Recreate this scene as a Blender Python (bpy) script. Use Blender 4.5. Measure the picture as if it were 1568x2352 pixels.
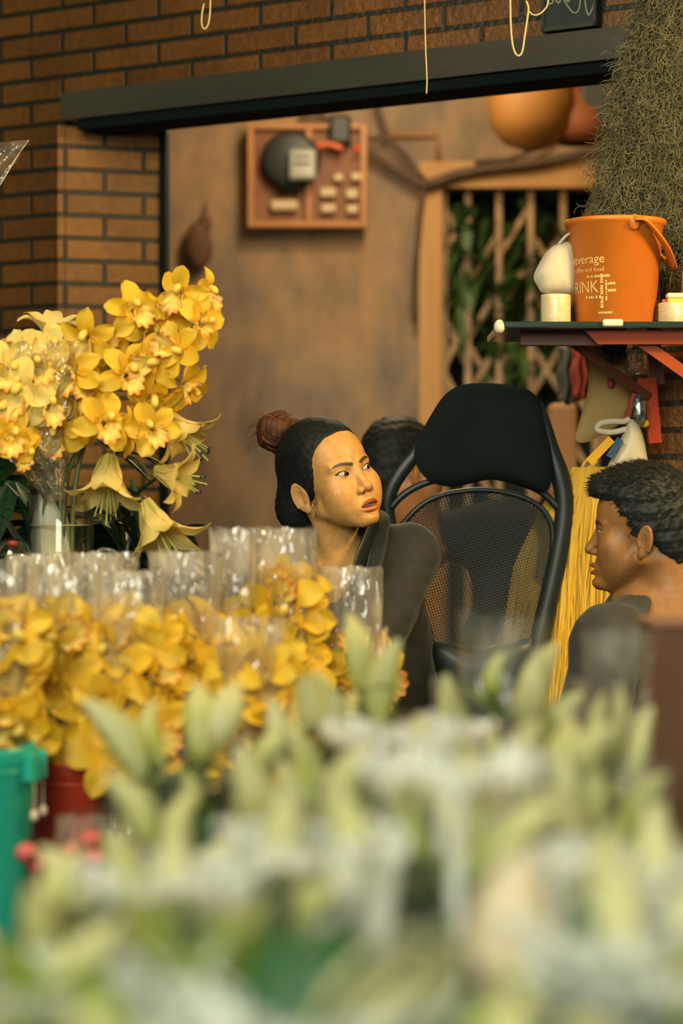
import bpy, math, random
import numpy as np
from mathutils import Vector, Matrix, Euler, noise as mnoise

for _o in list(bpy.data.objects):
    bpy.data.objects.remove(_o)
SC = bpy.context.scene
COL = SC.collection
random.seed(7)
RNG = np.random.default_rng(7)
PI = math.pi

# ------------------------------------------------------------------ camera
F = 85.0 / 24.0 * 1568.0          # focal length in pixels of the 1568 x 2352 frame
CH = 1.05                          # camera height
cam_data = bpy.data.cameras.new('camera')
cam = bpy.data.objects.new('camera', cam_data)
COL.objects.link(cam)
cam.location = (0, 0, CH)
cam.rotation_euler = (PI / 2, 0, 0)
cam_data.sensor_fit = 'VERTICAL'
cam_data.sensor_height = 36.0
cam_data.sensor_width = 24.0
cam_data.lens = 85.0
cam_data.clip_start = 0.05
cam_data.dof.use_dof = True
cam_data.dof.focus_distance = 4.96
cam_data.dof.aperture_fstop = 2.0
SC.camera = cam

# ------------------------------------------------------------------ view
SC.view_settings.view_transform = 'Standard'
SC.view_settings.look = 'None'
SC.view_settings.gamma = 1.0
SC.view_settings.use_curve_mapping = False
SC.view_settings.exposure = 0.0
SC.render.film_transparent = False
cy = SC.cycles
cy.max_bounces = 7
cy.diffuse_bounces = 2
cy.glossy_bounces = 2
cy.transmission_bounces = 4
cy.transparent_max_bounces = 32
cy.use_adaptive_sampling = True
cy.adaptive_threshold = 0.02
cy.caustics_reflective = False
cy.caustics_refractive = False
cy.sample_clamp_indirect = 4.0
cy.use_denoising = True

# ------------------------------------------------------------------ world and lights
w = bpy.data.worlds.new('world')
SC.world = w
w.use_nodes = True
w.node_tree.nodes['Background'].inputs[0].default_value = (0.22, 0.34, 0.30, 1)
w.node_tree.nodes['Background'].inputs[1].default_value = 0.16


def area(name, loc, target, size, power, col, size_y=None):
    d = bpy.data.lights.new(name, 'AREA')
    d.energy = power
    d.color = col
    d.size = size
    if size_y:
        d.shape = 'RECTANGLE'
        d.size_y = size_y
    o = bpy.data.objects.new(name, d)
    COL.objects.link(o)
    o.location = loc
    v = Vector(target) - Vector(loc)
    o.rotation_euler = v.to_track_quat('-Z', 'Y').to_euler()
    return o


def bulb(name, loc, power, col, r=0.06):
    d = bpy.data.lights.new(name, 'POINT')
    d.energy = power
    d.color = col
    d.shadow_soft_size = r
    o = bpy.data.objects.new(name, d)
    COL.objects.link(o)
    o.location = loc
    return o


# cool daylight falling in from the street behind and above the camera
area('street_daylight', (-0.7, -1.3, 2.5), (0.0, 2.0, 0.7), 2.0, 240, (1.0, 1.0, 0.82))
# warm shop lamps hanging over the stall
area('stall_lamp', (1.7, 3.8, 2.35), (0.0, 5.0, 1.05), 0.55, 66, (1.0, 0.66, 0.24))
area('flower_lamp', (-0.9, 3.2, 2.6), (-0.40, 4.0, 0.80), 0.7, 36, (1.0, 0.78, 0.46))
# bulbs of the room behind
bulb('room_bulb', (0.25, 6.6, 2.95), 60, (1.0, 0.75, 0.44), 0.10)
bulb('passage_bulb', (0.1, 6.9, 2.4), 34, (1.0, 0.76, 0.48), 0.25)


# ------------------------------------------------------------------ helpers
def P(px, py, Y):
    """point of the place at distance Y that the photograph shows at (px, py)"""
    return Vector(((px - 784.0) / F * Y, Y, CH + (1176.0 - py) / F * Y))


def lerp(a, b, t):
    return a + (b - a) * t


def catmull(pts, n, closed=False):
    pts = [Vector(p) for p in pts]
    m = len(pts)
    segs = m if closed else m - 1
    out = []
    for i in range(n):
        t = i / (n if closed else (n - 1)) * segs
        k = min(int(t), segs - 1)
        u = t - k
        if closed:
            p0, p1, p2, p3 = pts[(k - 1) % m], pts[k % m], pts[(k + 1) % m], pts[(k + 2) % m]
        else:
            p1, p2 = pts[k], pts[k + 1]
            p0 = pts[k - 1] if k > 0 else p1 * 2 - p2
            p3 = pts[k + 2] if k + 2 < m else p2 * 2 - p1
        out.append(0.5 * ((2 * p1) + (p2 - p0) * u + (2 * p0 - 5 * p1 + 4 * p2 - p3) * u * u
                          + (-p0 + 3 * p1 - 3 * p2 + p3) * u ** 3))
    return out


ORG = {}


class MB:
    """collects faces for ONE mesh object"""

    def __init__(self):
        self.v, self.f, self.c, self.uv = [], [], [], {}
        self.cur = None

    def add(self, verts, faces, cols=None):
        b = len(self.v)
        self.v.extend([tuple(x) for x in verts])
        self.f.extend([tuple(i + b for i in f) for f in faces])
        if cols is None:
            cols = [(1, 1, 1, 1)] * len(verts) if self.cur is None else [self.cur] * len(verts)
        self.c.extend(cols)
        return self

    def box(self, lo, hi, M=None):
        x0, y0, z0 = lo
        x1, y1, z1 = hi
        vs = [Vector(p) for p in ((x0, y0, z0), (x1, y0, z0), (x1, y1, z0), (x0, y1, z0),
                                  (x0, y0, z1), (x1, y0, z1), (x1, y1, z1), (x0, y1, z1))]
        if M is not None:
            vs = [M @ v for v in vs]
        return self.add(vs, [(0, 3, 2, 1), (4, 5, 6, 7), (0, 1, 5, 4), (1, 2, 6, 5), (2, 3, 7, 6), (3, 0, 4, 7)])

    def bar(self, a, b, w, d, up=(0, 0, 1)):
        """rectangular bar from a to b, w across, d deep"""
        a, b = Vector(a), Vector(b)
        t = (b - a).normalized()
        s = t.cross(Vector(up))
        if s.length < 1e-4:
            s = t.cross(Vector((0, 1, 0)))
        s.normalize()
        n = s.cross(t).normalized()
        vs = []
        for p in (a, b):
            for i, j in ((-1, -1), (1, -1), (1, 1), (-1, 1)):
                vs.append(p + s * (w / 2 * i) + n * (d / 2 * j))
        return self.add(vs, [(0, 1, 2, 3), (7, 6, 5, 4), (0, 4, 5, 1), (1, 5, 6, 2), (2, 6, 7, 3), (3, 7, 4, 0)])

    def tube(self, path, r, n=8, cap=True, squash=None, cols=None, ref=None):
        """r: number or list; squash: (a, b) factors across the two section axes"""
        path = [Vector(p) for p in path]
        m = len(path)
        rs = r if isinstance(r, (list, tuple)) else [r] * m
        vs, fs, cs = [], [], []
        prev = Vector(ref) if ref else None
        for i, p in enumerate(path):
            t = (path[min(i + 1, m - 1)] - path[max(i - 1, 0)])
            if t.length < 1e-9:
                t = Vector((0, 0, 1))
            t.normalize()
            if prev is None:
                prev = Vector((0, 0, 1)) if abs(t.z) < 0.9 else Vector((0, 1, 0))
            s = prev - t * prev.dot(t)
            if s.length < 1e-6:
                s = t.orthogonal()
            s.normalize()
            prev = s
            b = t.cross(s)
            q0, q1 = squash if squash else (1, 1)
            for k in range(n):
                a = 2 * PI * k / n
                vs.append(p + s * (math.cos(a) * rs[i] * q0) + b * (math.sin(a) * rs[i] * q1))
                if cols:
                    cs.append(cols[i])
        for i in range(m - 1):
            for k in range(n):
                k2 = (k + 1) % n
                fs.append((i * n + k, i * n + k2, (i + 1) * n + k2, (i + 1) * n + k))
        if cap:
            fs.append(tuple(reversed(range(n))))
            fs.append(tuple((m - 1) * n + k for k in range(n)))
        return self.add(vs, fs, cs if cols else None)

    def lathe(self, prof, n=32, c=(0, 0, 0), M=None, cols=None, cap=False):
        """prof: list of (radius, z)"""
        c = Vector(c)
        vs, fs, cs = [], [], []
        for i, (r, z) in enumerate(prof):
            for k in range(n):
                a = 2 * PI * k / n
                v = Vector((r * math.cos(a), r * math.sin(a), z))
                if M is not None:
                    v = M @ v
                vs.append(v + c)
                if cols:
                    cs.append(cols[i])
        m = len(prof)
        for i in range(m - 1):
            for k in range(n):
                k2 = (k + 1) % n
                fs.append((i * n + k, i * n + k2, (i + 1) * n + k2, (i + 1) * n + k))
        if cap:
            fs.append(tuple(reversed(range(n))))
            fs.append(tuple((m - 1) * n + k for k in range(n)))
        return self.add(vs, fs, cs if cols else None)

    def grid(self, fn, nu, nv, closed_u=False, colfn=None):
        vs, fs, cs = [], [], []
        mu = nu if closed_u else nu + 1
        for j in range(nv + 1):
            for i in range(mu):
                vs.append(Vector(fn(i / nu, j / nv)))
                if colfn:
                    cs.append(colfn(i / nu, j / nv))
        for j in range(nv):
            for i in range(nu):
                i2 = (i + 1) % mu
                fs.append((j * mu + i, j * mu + i2, (j + 1) * mu + i2, (j + 1) * mu + i))
        return self.add(vs, fs, cs if colfn else None)

    def ball(self, c, r, nu=16, nv=10, M=None, fn=None):
        c = Vector(c)
        r = (r, r, r) if isinstance(r, (int, float)) else r

        def g(u, v):
            a, b = 2 * PI * u, PI * (v - 0.5) * 0.999
            d = Vector((math.cos(a) * math.cos(b), math.sin(a) * math.cos(b), math.sin(b)))
            k = fn(d) if fn else 1.0
            p = Vector((d.x * r[0], d.y * r[1], d.z * r[2])) * k
            return (M @ p if M is not None else p) + c
        return self.grid(g, nu, nv, closed_u=True)

    def xform(self, M):
        self.v = [tuple(M @ Vector(p)) for p in self.v]
        return self

    def build(self, name, mat, parent=None, world=False, smooth=True, bevel=0, thick=0):
        vs = self.v
        if parent is not None and world:
            o0 = ORG.get(parent.name, Vector())
            vs = [(a - o0.x, b - o0.y, c - o0.z) for a, b, c in vs]
        me = bpy.data.meshes.new(name)
        me.from_pydata(vs, [], self.f)
        if any(c != (1, 1, 1, 1) for c in self.c):
            at = me.color_attributes.new('Col', 'FLOAT_COLOR', 'POINT')
            at.data.foreach_set('color', np.array(self.c, dtype=np.float32).ravel())
        me.validate()
        me.update()
        return link(name, me, mat, parent, smooth, bevel, thick)


def link(name, me, mat, parent=None, smooth=True, bevel=0, thick=0):
    ob = bpy.data.objects.new(name, me)
    COL.objects.link(ob)
    if mat is not None:
        me.materials.append(mat)
    if smooth:
        me.polygons.foreach_set('use_smooth', [True] * len(me.polygons))
    if parent is not None:
        ob.parent = parent
        ORG[ob.name] = ORG.get(parent.name, Vector())
    if bevel:
        b = ob.modifiers.new('bevel', 'BEVEL')
        b.width = bevel
        b.segments = 2
        b.limit_method = 'ANGLE'
    if thick:
        s = ob.modifiers.new('solid', 'SOLIDIFY')
        s.thickness = thick
        s.offset = 0
    return ob


def tag(o, label, cat, group=None):
    o['label'] = label
    o['category'] = cat
    if group:
        o['group'] = group
    return o


def thing(name, label, cat, loc=(0, 0, 0), group=None):
    o = bpy.data.objects.new(name, None)
    o.empty_display_size = 0.05
    COL.objects.link(o)
    o.location = loc
    ORG[o.name] = Vector(loc)
    return tag(o, label, cat, group)


def struct(o):
    o['kind'] = 'structure'
    return o


def copy_tree(o, parent=None):
    c = o.copy()
    COL.objects.link(c)
    if parent is not None:
        c.parent = parent
    for ch in list(o.children):
        copy_tree(ch, c)
    return c


# ------------------------------------------------------------------ materials
def newmat(name):
    m = bpy.data.materials.new(name)
    m.use_nodes = True
    nt = m.node_tree
    nt.nodes.clear()
    out = nt.nodes.new('ShaderNodeOutputMaterial')
    return m, nt, out


def N(nt, t, **kw):
    n = nt.nodes.new(t)
    for k, v in kw.items():
        setattr(n, k, v)
    return n


def rgba(c):
    return (c[0], c[1], c[2], 1.0)


def coords(nt, space='Object', scale=(1, 1, 1)):
    tc = N(nt, 'ShaderNodeTexCoord')
    mp = N(nt, 'ShaderNodeMapping')
    mp.inputs['Scale'].default_value = scale
    nt.links.new(tc.outputs[space], mp.inputs['Vector'])
    return mp.outputs[0]


def noise_tex(nt, vec, scale, detail=3, rough=0.55):
    n = N(nt, 'ShaderNodeTexNoise')
    n.inputs['Scale'].default_value = scale
    n.inputs['Detail'].default_value = detail
    n.inputs['Roughness'].default_value = rough
    nt.links.new(vec, n.inputs['Vector'])
    return n.outputs['Fac']


def ramp(nt, fac, stops):
    r = N(nt, 'ShaderNodeValToRGB')
    el = r.color_ramp.elements
    while len(el) < len(stops):
        el.new(0.5)
    for e, (p, c) in zip(el, stops):
        e.position = p
        e.color = rgba(c)
    nt.links.new(fac, r.inputs[0])
    return r.outputs[0]


def mixcol(nt, fac, a, b, mode='MIX'):
    m = N(nt, 'ShaderNodeMix', data_type='RGBA', blend_type=mode)
    for s, v in ((m.inputs[0], fac), (m.inputs[6], a), (m.inputs[7], b)):
        if isinstance(v, (int, float)):
            s.default_value = v
        elif isinstance(v, tuple):
            s.default_value = rgba(v)
        else:
            nt.links.new(v, s)
    return m.outputs[2]


def math_n(nt, op, a, b=0.0, clamp=False):
    m = N(nt, 'ShaderNodeMath', operation=op)
    m.use_clamp = clamp
    for s, v in ((m.inputs[0], a), (m.inputs[1], b)):
        if isinstance(v, (int, float)):
            s.default_value = v
        else:
            nt.links.new(v, s)
    return m.outputs[0]


def bump(nt, h, strength=0.5, dist=0.01, normal=None):
    b = N(nt, 'ShaderNodeBump')
    b.inputs['Strength'].default_value = strength
    b.inputs['Distance'].default_value = dist
    nt.links.new(h, b.inputs['Height'])
    if normal is not None:
        nt.links.new(normal, b.inputs['Normal'])
    return b.outputs[0]


def pmat(name, c1, c2=None, scale=12, rough=0.55, metal=0.0, bmp=0.0, bscale=60, bdist=0.003, stretch=(1, 1, 1),
         sss=0.0, spec=0.5, attr=False, transl=0.0, coat=0.0, sheen=0.0):
    """general surface: two colours mixed by noise, optional colour attribute, bump, translucency"""
    m, nt, out = newmat(name)
    b = N(nt, 'ShaderNodeBsdfPrincipled')
    vec = coords(nt, 'Object', stretch)
    col = None
    if c2 is not None:
        f = noise_tex(nt, vec, scale, 4)
        col = ramp(nt, f, [(0.36, c1), (0.64, c2)])
    if attr:
        a = N(nt, 'ShaderNodeAttribute', attribute_name='Col')
        col = a.outputs['Color'] if col is None else mixcol(nt, 1.0, col, a.outputs['Color'], 'MULTIPLY')
    if col is None:
        b.inputs['Base Color'].default_value = rgba(c1)
    else:
        nt.links.new(col, b.inputs['Base Color'])
    b.inputs['Roughness'].default_value = rough
    b.inputs['Metallic'].default_value = metal
    b.inputs['Specular IOR Level'].default_value = spec
    b.inputs['Coat Weight'].default_value = coat
    b.inputs['Sheen Weight'].default_value = sheen
    if sss:
        b.inputs['Subsurface Weight'].default_value = sss
        b.inputs['Subsurface Radius'].default_value = (0.012, 0.005, 0.003)
        b.inputs['Subsurface Scale'].default_value = 0.6
    if bmp:
        h = noise_tex(nt, vec, bscale, 4)
        nt.links.new(bump(nt, h, bmp, bdist), b.inputs['Normal'])
    sh = b.outputs[0]
    if transl:
        t = N(nt, 'ShaderNodeBsdfTranslucent')
        if col is None:
            t.inputs[0].default_value = rgba(c1)
        else:
            nt.links.new(col, t.inputs[0])
        mx = N(nt, 'ShaderNodeMixShader')
        mx.inputs[0].default_value = transl
        nt.links.new(sh, mx.inputs[1])
        nt.links.new(t.outputs[0], mx.inputs[2])
        sh = mx.outputs[0]
    nt.links.new(sh, out.inputs[0])
    return m


def film(name, tint=(0.97, 0.97, 0.95), haze=0.12, hazecol=(0.85, 0.87, 0.84), rough=0.10, refl=0.5, crinkle=0.6,
         cscale=24, stretch=(1, 1, 0.35), blot=0.0, bscale=9.0):
    """wrapping film: see-through, with crinkled gloss and reflected light painted as pale haze"""
    m, nt, out = newmat(name)
    vec = coords(nt, 'Object', stretch)
    n1 = noise_tex(nt, vec, cscale, 3, 0.6)
    vo = N(nt, 'ShaderNodeTexVoronoi', feature='DISTANCE_TO_EDGE')
    vo.inputs['Scale'].default_value = cscale * 1.1
    nt.links.new(vec, vo.inputs['Vector'])
    ed = math_n(nt, 'SUBTRACT', 1.0, math_n(nt, 'MULTIPLY', vo.outputs['Distance'], 5.0, True))
    h = math_n(nt, 'ADD', math_n(nt, 'MULTIPLY', n1, 1.0), math_n(nt, 'MULTIPLY', ed, 0.25))
    nrm = bump(nt, h, crinkle, 0.02)
    tr = N(nt, 'ShaderNodeBsdfTransparent')
    tr.inputs[0].default_value = rgba(tint)
    df = N(nt, 'ShaderNodeBsdfDiffuse')
    df.inputs[0].default_value = rgba(hazecol)
    tl = N(nt, 'ShaderNodeBsdfTranslucent')
    tl.inputs[0].default_value = rgba(hazecol)
    hz = N(nt, 'ShaderNodeMixShader')
    hz.inputs[0].default_value = 0.45
    nt.links.new(df.outputs[0], hz.inputs[1])
    nt.links.new(tl.outputs[0], hz.inputs[2])
    m1 = N(nt, 'ShaderNodeMixShader')
    hf = math_n(nt, 'MULTIPLY', math_n(nt, 'ADD', n1, math_n(nt, 'MULTIPLY', ed, 0.35)), haze * 1.8, True)
    if blot:
        bl = N(nt, 'ShaderNodeMapRange')
        bl.interpolation_type = 'SMOOTHSTEP'
        bl.inputs['From Min'].default_value = 0.50
        bl.inputs['From Max'].default_value = 0.66
        bl.inputs['To Max'].default_value = blot
        nt.links.new(noise_tex(nt, coords(nt, 'Object', (1, 1, 0.6)), bscale, 2), bl.inputs['Value'])
        hf = math_n(nt, 'ADD', hf, bl.outputs[0], True)  # pale patches put broad highlights of the film into its colour
    nt.links.new(hf, m1.inputs[0])
    nt.links.new(tr.outputs[0], m1.inputs[1])
    nt.links.new(hz.outputs[0], m1.inputs[2])
    gl = N(nt, 'ShaderNodeBsdfGlossy')
    gl.inputs['Roughness'].default_value = rough
    gl.inputs[0].default_value = (1, 1, 1, 1)
    nt.links.new(nrm, gl.inputs['Normal'])
    lw = N(nt, 'ShaderNodeLayerWeight')
    lw.inputs['Blend'].default_value = 0.35
    nt.links.new(nrm, lw.inputs['Normal'])
    fr = math_n(nt, 'ADD', math_n(nt, 'MULTIPLY', lw.outputs['Fresnel'], refl), 0.035, True)
    m2 = N(nt, 'ShaderNodeMixShader')
    nt.links.new(fr, m2.inputs[0])
    nt.links.new(m1.outputs[0], m2.inputs[1])
    nt.links.new(gl.outputs[0], m2.inputs[2])
    nt.links.new(m2.outputs[0], out.inputs[0])
    return m


def glass_thin(name, tint=(0.97, 0.98, 0.95), rough=0.02, refl=0.9, base=0.03):
    m, nt, out = newmat(name)
    tr = N(nt, 'ShaderNodeBsdfTransparent')
    tr.inputs[0].default_value = rgba(tint)
    gl = N(nt, 'ShaderNodeBsdfGlossy')
    gl.inputs['Roughness'].default_value = rough
    lw = N(nt, 'ShaderNodeLayerWeight')
    lw.inputs['Blend'].default_value = 0.25
    fr = math_n(nt, 'ADD', math_n(nt, 'MULTIPLY', lw.outputs['Fresnel'], refl), base, True)
    mx = N(nt, 'ShaderNodeMixShader')
    nt.links.new(fr, mx.inputs[0])
    nt.links.new(tr.outputs[0], mx.inputs[1])
    nt.links.new(gl.outputs[0], mx.inputs[2])
    nt.links.new(mx.outputs[0], out.inputs[0])
    return m


def brick_mat(name, c1, c2, mortar, rough_face=0.25, gloss=0.5, xr=None):
    m, nt, out = newmat(name)
    tc = N(nt, 'ShaderNodeTexCoord')
    sp = N(nt, 'ShaderNodeSeparateXYZ')
    nt.links.new(tc.outputs['Object'], sp.inputs[0])
    cb = N(nt, 'ShaderNodeCombineXYZ')
    nt.links.new(sp.outputs['X'], cb.inputs['X'])
    nt.links.new(sp.outputs['Z'], cb.inputs['Y'])
    br = N(nt, 'ShaderNodeTexBrick')
    br.offset = 0.5
    br.inputs['Scale'].default_value = 1.0
    br.inputs['Brick Width'].default_value = 0.205
    br.inputs['Row Height'].default_value = 0.0585
    br.inputs['Mortar Size'].default_value = 0.0066
    br.inputs['Mortar Smooth'].default_value = 0.25
    br.inputs['Bias'].default_value = 0.0
    br.inputs['Color1'].default_value = rgba(c1)
    br.inputs['Color2'].default_value = rgba(c2)
    br.inputs['Mortar'].default_value = rgba(mortar)
    nt.links.new(cb.outputs[0], br.inputs['Vector'])
    n1 = noise_tex(nt, tc.outputs['Object'], 5.0, 3)
    n2 = noise_tex(nt, tc.outputs['Object'], 55.0, 4, 0.65)
    tone = ramp(nt, n1, [(0.3, (0.62, 0.60, 0.58)), (0.7, (1.15, 1.1, 1.05))])
    tone2 = ramp(nt, n2, [(0.3, (0.75, 0.74, 0.72)), (0.75, (1.25, 1.2, 1.15))])
    col = mixcol(nt, 1.0, mixcol(nt, 1.0, br.outputs['Color'], tone, 'MULTIPLY'), tone2, 'MULTIPLY')
    b = N(nt, 'ShaderNodeBsdfPrincipled')
    nt.links.new(col, b.inputs['Base Color'])
    b.inputs['Roughness'].default_value = 0.42
    b.inputs['Specular IOR Level'].default_value = gloss
    inv = math_n(nt, 'SUBTRACT', 1.0, br.outputs['Fac'])
    k = rough_face
    if xr:
        mr = N(nt, 'ShaderNodeMapRange')
        for nm, v in (('From Min', xr[0]), ('From Max', xr[1]), ('To Min', rough_face), ('To Max', 1.0)):
            mr.inputs[nm].default_value = v
        nt.links.new(sp.outputs['X'], mr.inputs['Value'])
        k = mr.outputs[0]
    h = math_n(nt, 'ADD', math_n(nt, 'MULTIPLY', inv, 1.0), math_n(nt, 'MULTIPLY', n2, k))
    nt.links.new(bump(nt, h, 0.9, 0.008), b.inputs['Normal'])
    nt.links.new(b.outputs[0], out.inputs[0])
    return m


def mesh_fabric(name, pitch=0.0062, col=(0.008, 0.014, 0.013), hole=0.10):
    """woven chair net: round holes in a diamond lattice"""
    m, nt, out = newmat(name)
    tc = N(nt, 'ShaderNodeTexCoord')
    sp = N(nt, 'ShaderNodeSeparateXYZ')
    nt.links.new(tc.outputs['Object'], sp.inputs[0])
    k = 2 * PI / pitch
    a = math_n(nt, 'SINE', math_n(nt, 'MULTIPLY', math_n(nt, 'ADD', sp.outputs['X'], math_n(nt, 'MULTIPLY', sp.outputs['Z'], 0.30)), k))
    b_ = math_n(nt, 'SINE', math_n(nt, 'MULTIPLY', math_n(nt, 'SUBTRACT', sp.outputs['Z'], math_n(nt, 'MULTIPLY', sp.outputs['X'], 0.30)), k))
    s = math_n(nt, 'ADD', a, b_)
    fac = math_n(nt, 'GREATER_THAN', s, hole)
    tr = N(nt, 'ShaderNodeBsdfTransparent')
    pb = N(nt, 'ShaderNodeBsdfPrincipled')
    pb.inputs['Base Color'].default_value = rgba(col)
    pb.inputs['Roughness'].default_value = 0.6
    mx = N(nt, 'ShaderNodeMixShader')
    nt.links.new(fac, mx.inputs[0])
    nt.links.new(pb.outputs[0], mx.inputs[1])
    nt.links.new(tr.outputs[0], mx.inputs[2])
    nt.links.new(mx.outputs[0], out.inputs[0])
    return m
# ================================================================== setting
M_BRICK = brick_mat('brick_tiles', (0.270, 0.116, 0.015), (0.200, 0.086, 0.011), (0.017, 0.021, 0.014), 0.35, 0.35)
M_STEEL = pmat('grey_steel', (0.034, 0.035, 0.026), (0.052, 0.050, 0.036), 6, rough=0.5, bmp=0.15, bscale=40, stretch=(0.3, 1, 1))
M_BLACK = pmat('black_paint', (0.004, 0.009, 0.009), rough=0.9, spec=0.1)


def uY(px):
    return 1.0 / (0.1587 + 2.01e-5 * px)


def onwall(px):
    Y = uY(px)
    return Vector(((px - 784) / F * Y, Y, 0))


W0 = onwall(-330)
W1 = onwall(1950)
WD = (W1 - W0).normalized()
WANG = math.atan2(WD.y, WD.x)
WMAT = Matrix.Translation(W0) @ Matrix.Rotation(WANG, 4, 'Z')


def wx(px):
    return (onwall(px) - W0).dot(WD)


def wallobj(name, mb, mat):
    o = mb.build(name, mat, smooth=False)
    o.matrix_world = WMAT
    return struct(o)


LZ = 2.022
L = (W1 - W0).length
mb = MB()
mb.box((0, 0, 0), (wx(150), 0.16, LZ + 0.03))
mb.box((0, 0, LZ + 0.03), (L, 0.26, 3.3))
mb.box((wx(1425), 0, 0), (L, 0.16, LZ + 0.03))
M_BRICK_W = brick_mat('wall_brick_tiles', (0.175, 0.075, 0.012), (0.126, 0.054, 0.009), (0.018, 0.021, 0.014), 0.35, 0.6, (wx(350), wx(1050)))
wallobj('wall_front', mb, M_BRICK_W)
# steel header over the opening and a black strip painted for its shaded underside
mb = MB()
mb.box((wx(165), -0.045, LZ + 0.022), (wx(1600), 0.03, LZ + 0.092))
o = wallobj('trim_1', mb, M_STEEL)
mb = MB()
mb.box((wx(195), -0.030, LZ - 0.004), (wx(1600), 0.10, LZ + 0.022))
wallobj('trim_2', mb, M_BLACK)
# pier face inside the opening
a, b = P(150, 1176, 6.185), P(366, 1176, 6.26)
ang = math.atan2(b.y - a.y, b.x - a.x)
mb = MB()
mb.box((-0.02, 0, -CH), ((b - a).length, 0.14, LZ + 0.02 - CH))
o = mb.build('wall_left', M_BRICK, smooth=False)
o.matrix_world = Matrix.Translation(a) @ Matrix.Rotation(ang, 4, 'Z')
struct(o)
mb = MB()
mb.box((b.x, b.y - 0.012, 0), (b.x + 0.017, b.y + 0.13, LZ + 0.02))
struct(mb.build('trim_3', M_BLACK, smooth=False))

# room behind
m, nt, out = newmat('stained_plaster')
vec = coords(nt, 'Object')
n1 = noise_tex(nt, vec, 1.9, 4, 0.6)
n2 = noise_tex(nt, coords(nt, 'Object', (1, 1, 0.45)), 8.0, 4, 0.6)
c = ramp(nt, n1, [(0.30, (0.165, 0.135, 0.100)), (0.50, (0.290, 0.195, 0.100)), (0.70, (0.360, 0.215, 0.085))])
c2 = ramp(nt, n2, [(0.34, (0.50, 0.56, 0.63)), (0.60, (1.08, 1.0, 0.92))])
bs = N(nt, 'ShaderNodeBsdfPrincipled')
nt.links.new(mixcol(nt, 0.8, c, c2, 'MULTIPLY'), bs.inputs['Base Color'])
bs.inputs['Roughness'].default_value = 0.7
nt.links.new(bump(nt, n2, 0.3, 0.01), bs.inputs['Normal'])
nt.links.new(bs.outputs[0], out.inputs[0])
M_PLASTER = m
M_FLOOR = pmat('concrete_floor', (0.10, 0.095, 0.08), (0.14, 0.13, 0.11), 5, rough=0.6, bmp=0.2)
M_CEIL = pmat('ceiling_paint', (0.20, 0.15, 0.09), rough=0.8)

BY = 8.0
gx0, gx1 = P(1014, 0, BY).x, P(1460, 0, BY).x
gz1 = P(0, 433, BY).z
mb = MB()
mb.box((-1.9, BY, 0), (gx0, BY + 0.12, 3.2))
mb.box((gx1, BY, 0), (2.6, BY + 0.12, 3.2))
mb.box((gx0, BY, gz1), (gx1, BY + 0.12, 3.2))
struct(mb.build('wall_back', M_PLASTER, smooth=False))
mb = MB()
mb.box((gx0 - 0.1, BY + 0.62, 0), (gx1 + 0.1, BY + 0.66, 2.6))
struct(mb.build('wall_beyond', pmat('dark_backing', (0.020, 0.026, 0.022), (0.040, 0.040, 0.028), 4, rough=0.8), smooth=False))  # dark panel colour stands for the unlit space behind the gate
mb = MB()
mb.box((-1.95, 6.4, 0), (-1.85, BY + 0.1, 3.2))
struct(mb.build('wall_room_side', M_PLASTER, smooth=False))
mb = MB()
mb.box((2.5, 5.2, 0), (2.6, BY + 0.1, 3.2))
struct(mb.build('wall_right', M_PLASTER, smooth=False))
mb = MB()
mb.box((-1.95, 5.6, 3.2), (2.6, BY + 0.8, 3.3))
struct(mb.build('ceiling', M_CEIL, smooth=False))
mb = MB()
mb.box((-3.0, -1.5, -0.1), (3.2, BY + 0.8, 0.0))
struct(mb.build('floor', M_FLOOR, smooth=False))
# timber frame round the gate
M_TAN = pmat('tan_timber', (0.36, 0.185, 0.055), (0.45, 0.24, 0.075), 5, rough=0.6, stretch=(1, 1, 0.2), bmp=0.1)
mb = MB()
mb.box((gx0 - 0.075, BY - 0.03, 0), (gx0, BY, gz1 + 0.085))
mb.box((gx0, BY - 0.03, gz1), (gx1 + 0.07, BY, gz1 + 0.085))
mb.box((gx1, BY - 0.03, 0), (gx1 + 0.07, BY, gz1))
struct(mb.build('trim_4', M_TAN, smooth=False))
# ================================================================== people (sculpted from distance fields)
A3 = lambda *v: np.array(v, dtype=np.float32)


def smin(a, b, k):
    h = np.clip(0.5 + 0.5 * (b - a) / k, 0, 1)
    return b * (1 - h) + a * h - k * h * (1 - h)


def smax(a, b, k):
    return -smin(-a, -b, k)


def sdE(p, c, r, R=None):
    q = p - A3(*c)
    if R is not None:
        q = q @ R
    r = A3(*r)
    k0 = np.sqrt(((q / r) ** 2).sum(1)) + 1e-9
    k1 = np.sqrt(((q / (r * r)) ** 2).sum(1)) + 1e-9
    return k0 * (k0 - 1.0) / k1


def sdC(p, a, b, ra, rb):
    a, b = A3(*a), A3(*b)
    ab = b - a
    t = np.clip(((p - a) @ ab) / (ab @ ab), 0, 1)
    d = p - a - t[:, None] * ab
    return np.sqrt((d * d).sum(1)) - (ra + (rb - ra) * t)


def polycap(p, pts, rs):
    d = None
    for i in range(len(pts) - 1):
        e = sdC(p, pts[i], pts[i + 1], rs[i], rs[i + 1])
        d = e if d is None else np.minimum(d, e)
    return d


def wave(p, f, seed=0.0):
    x, y, z = p[:, 0] * f, p[:, 1] * f, p[:, 2] * f
    return (np.sin(x + 1.3 * np.sin(0.7 * z + seed)) * np.cos(y * 0.9 + seed) + 0.6 * np.sin(1.9 * z + 1.1 * x + 2 * seed)
            + 0.4 * np.sin(2.7 * y - 1.7 * z + seed)) / 2.0


def frange(lo, hi, step):
    n = max(2, int(round((hi - lo) / step)) + 1)
    return list(np.linspace(lo, hi, n))


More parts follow.
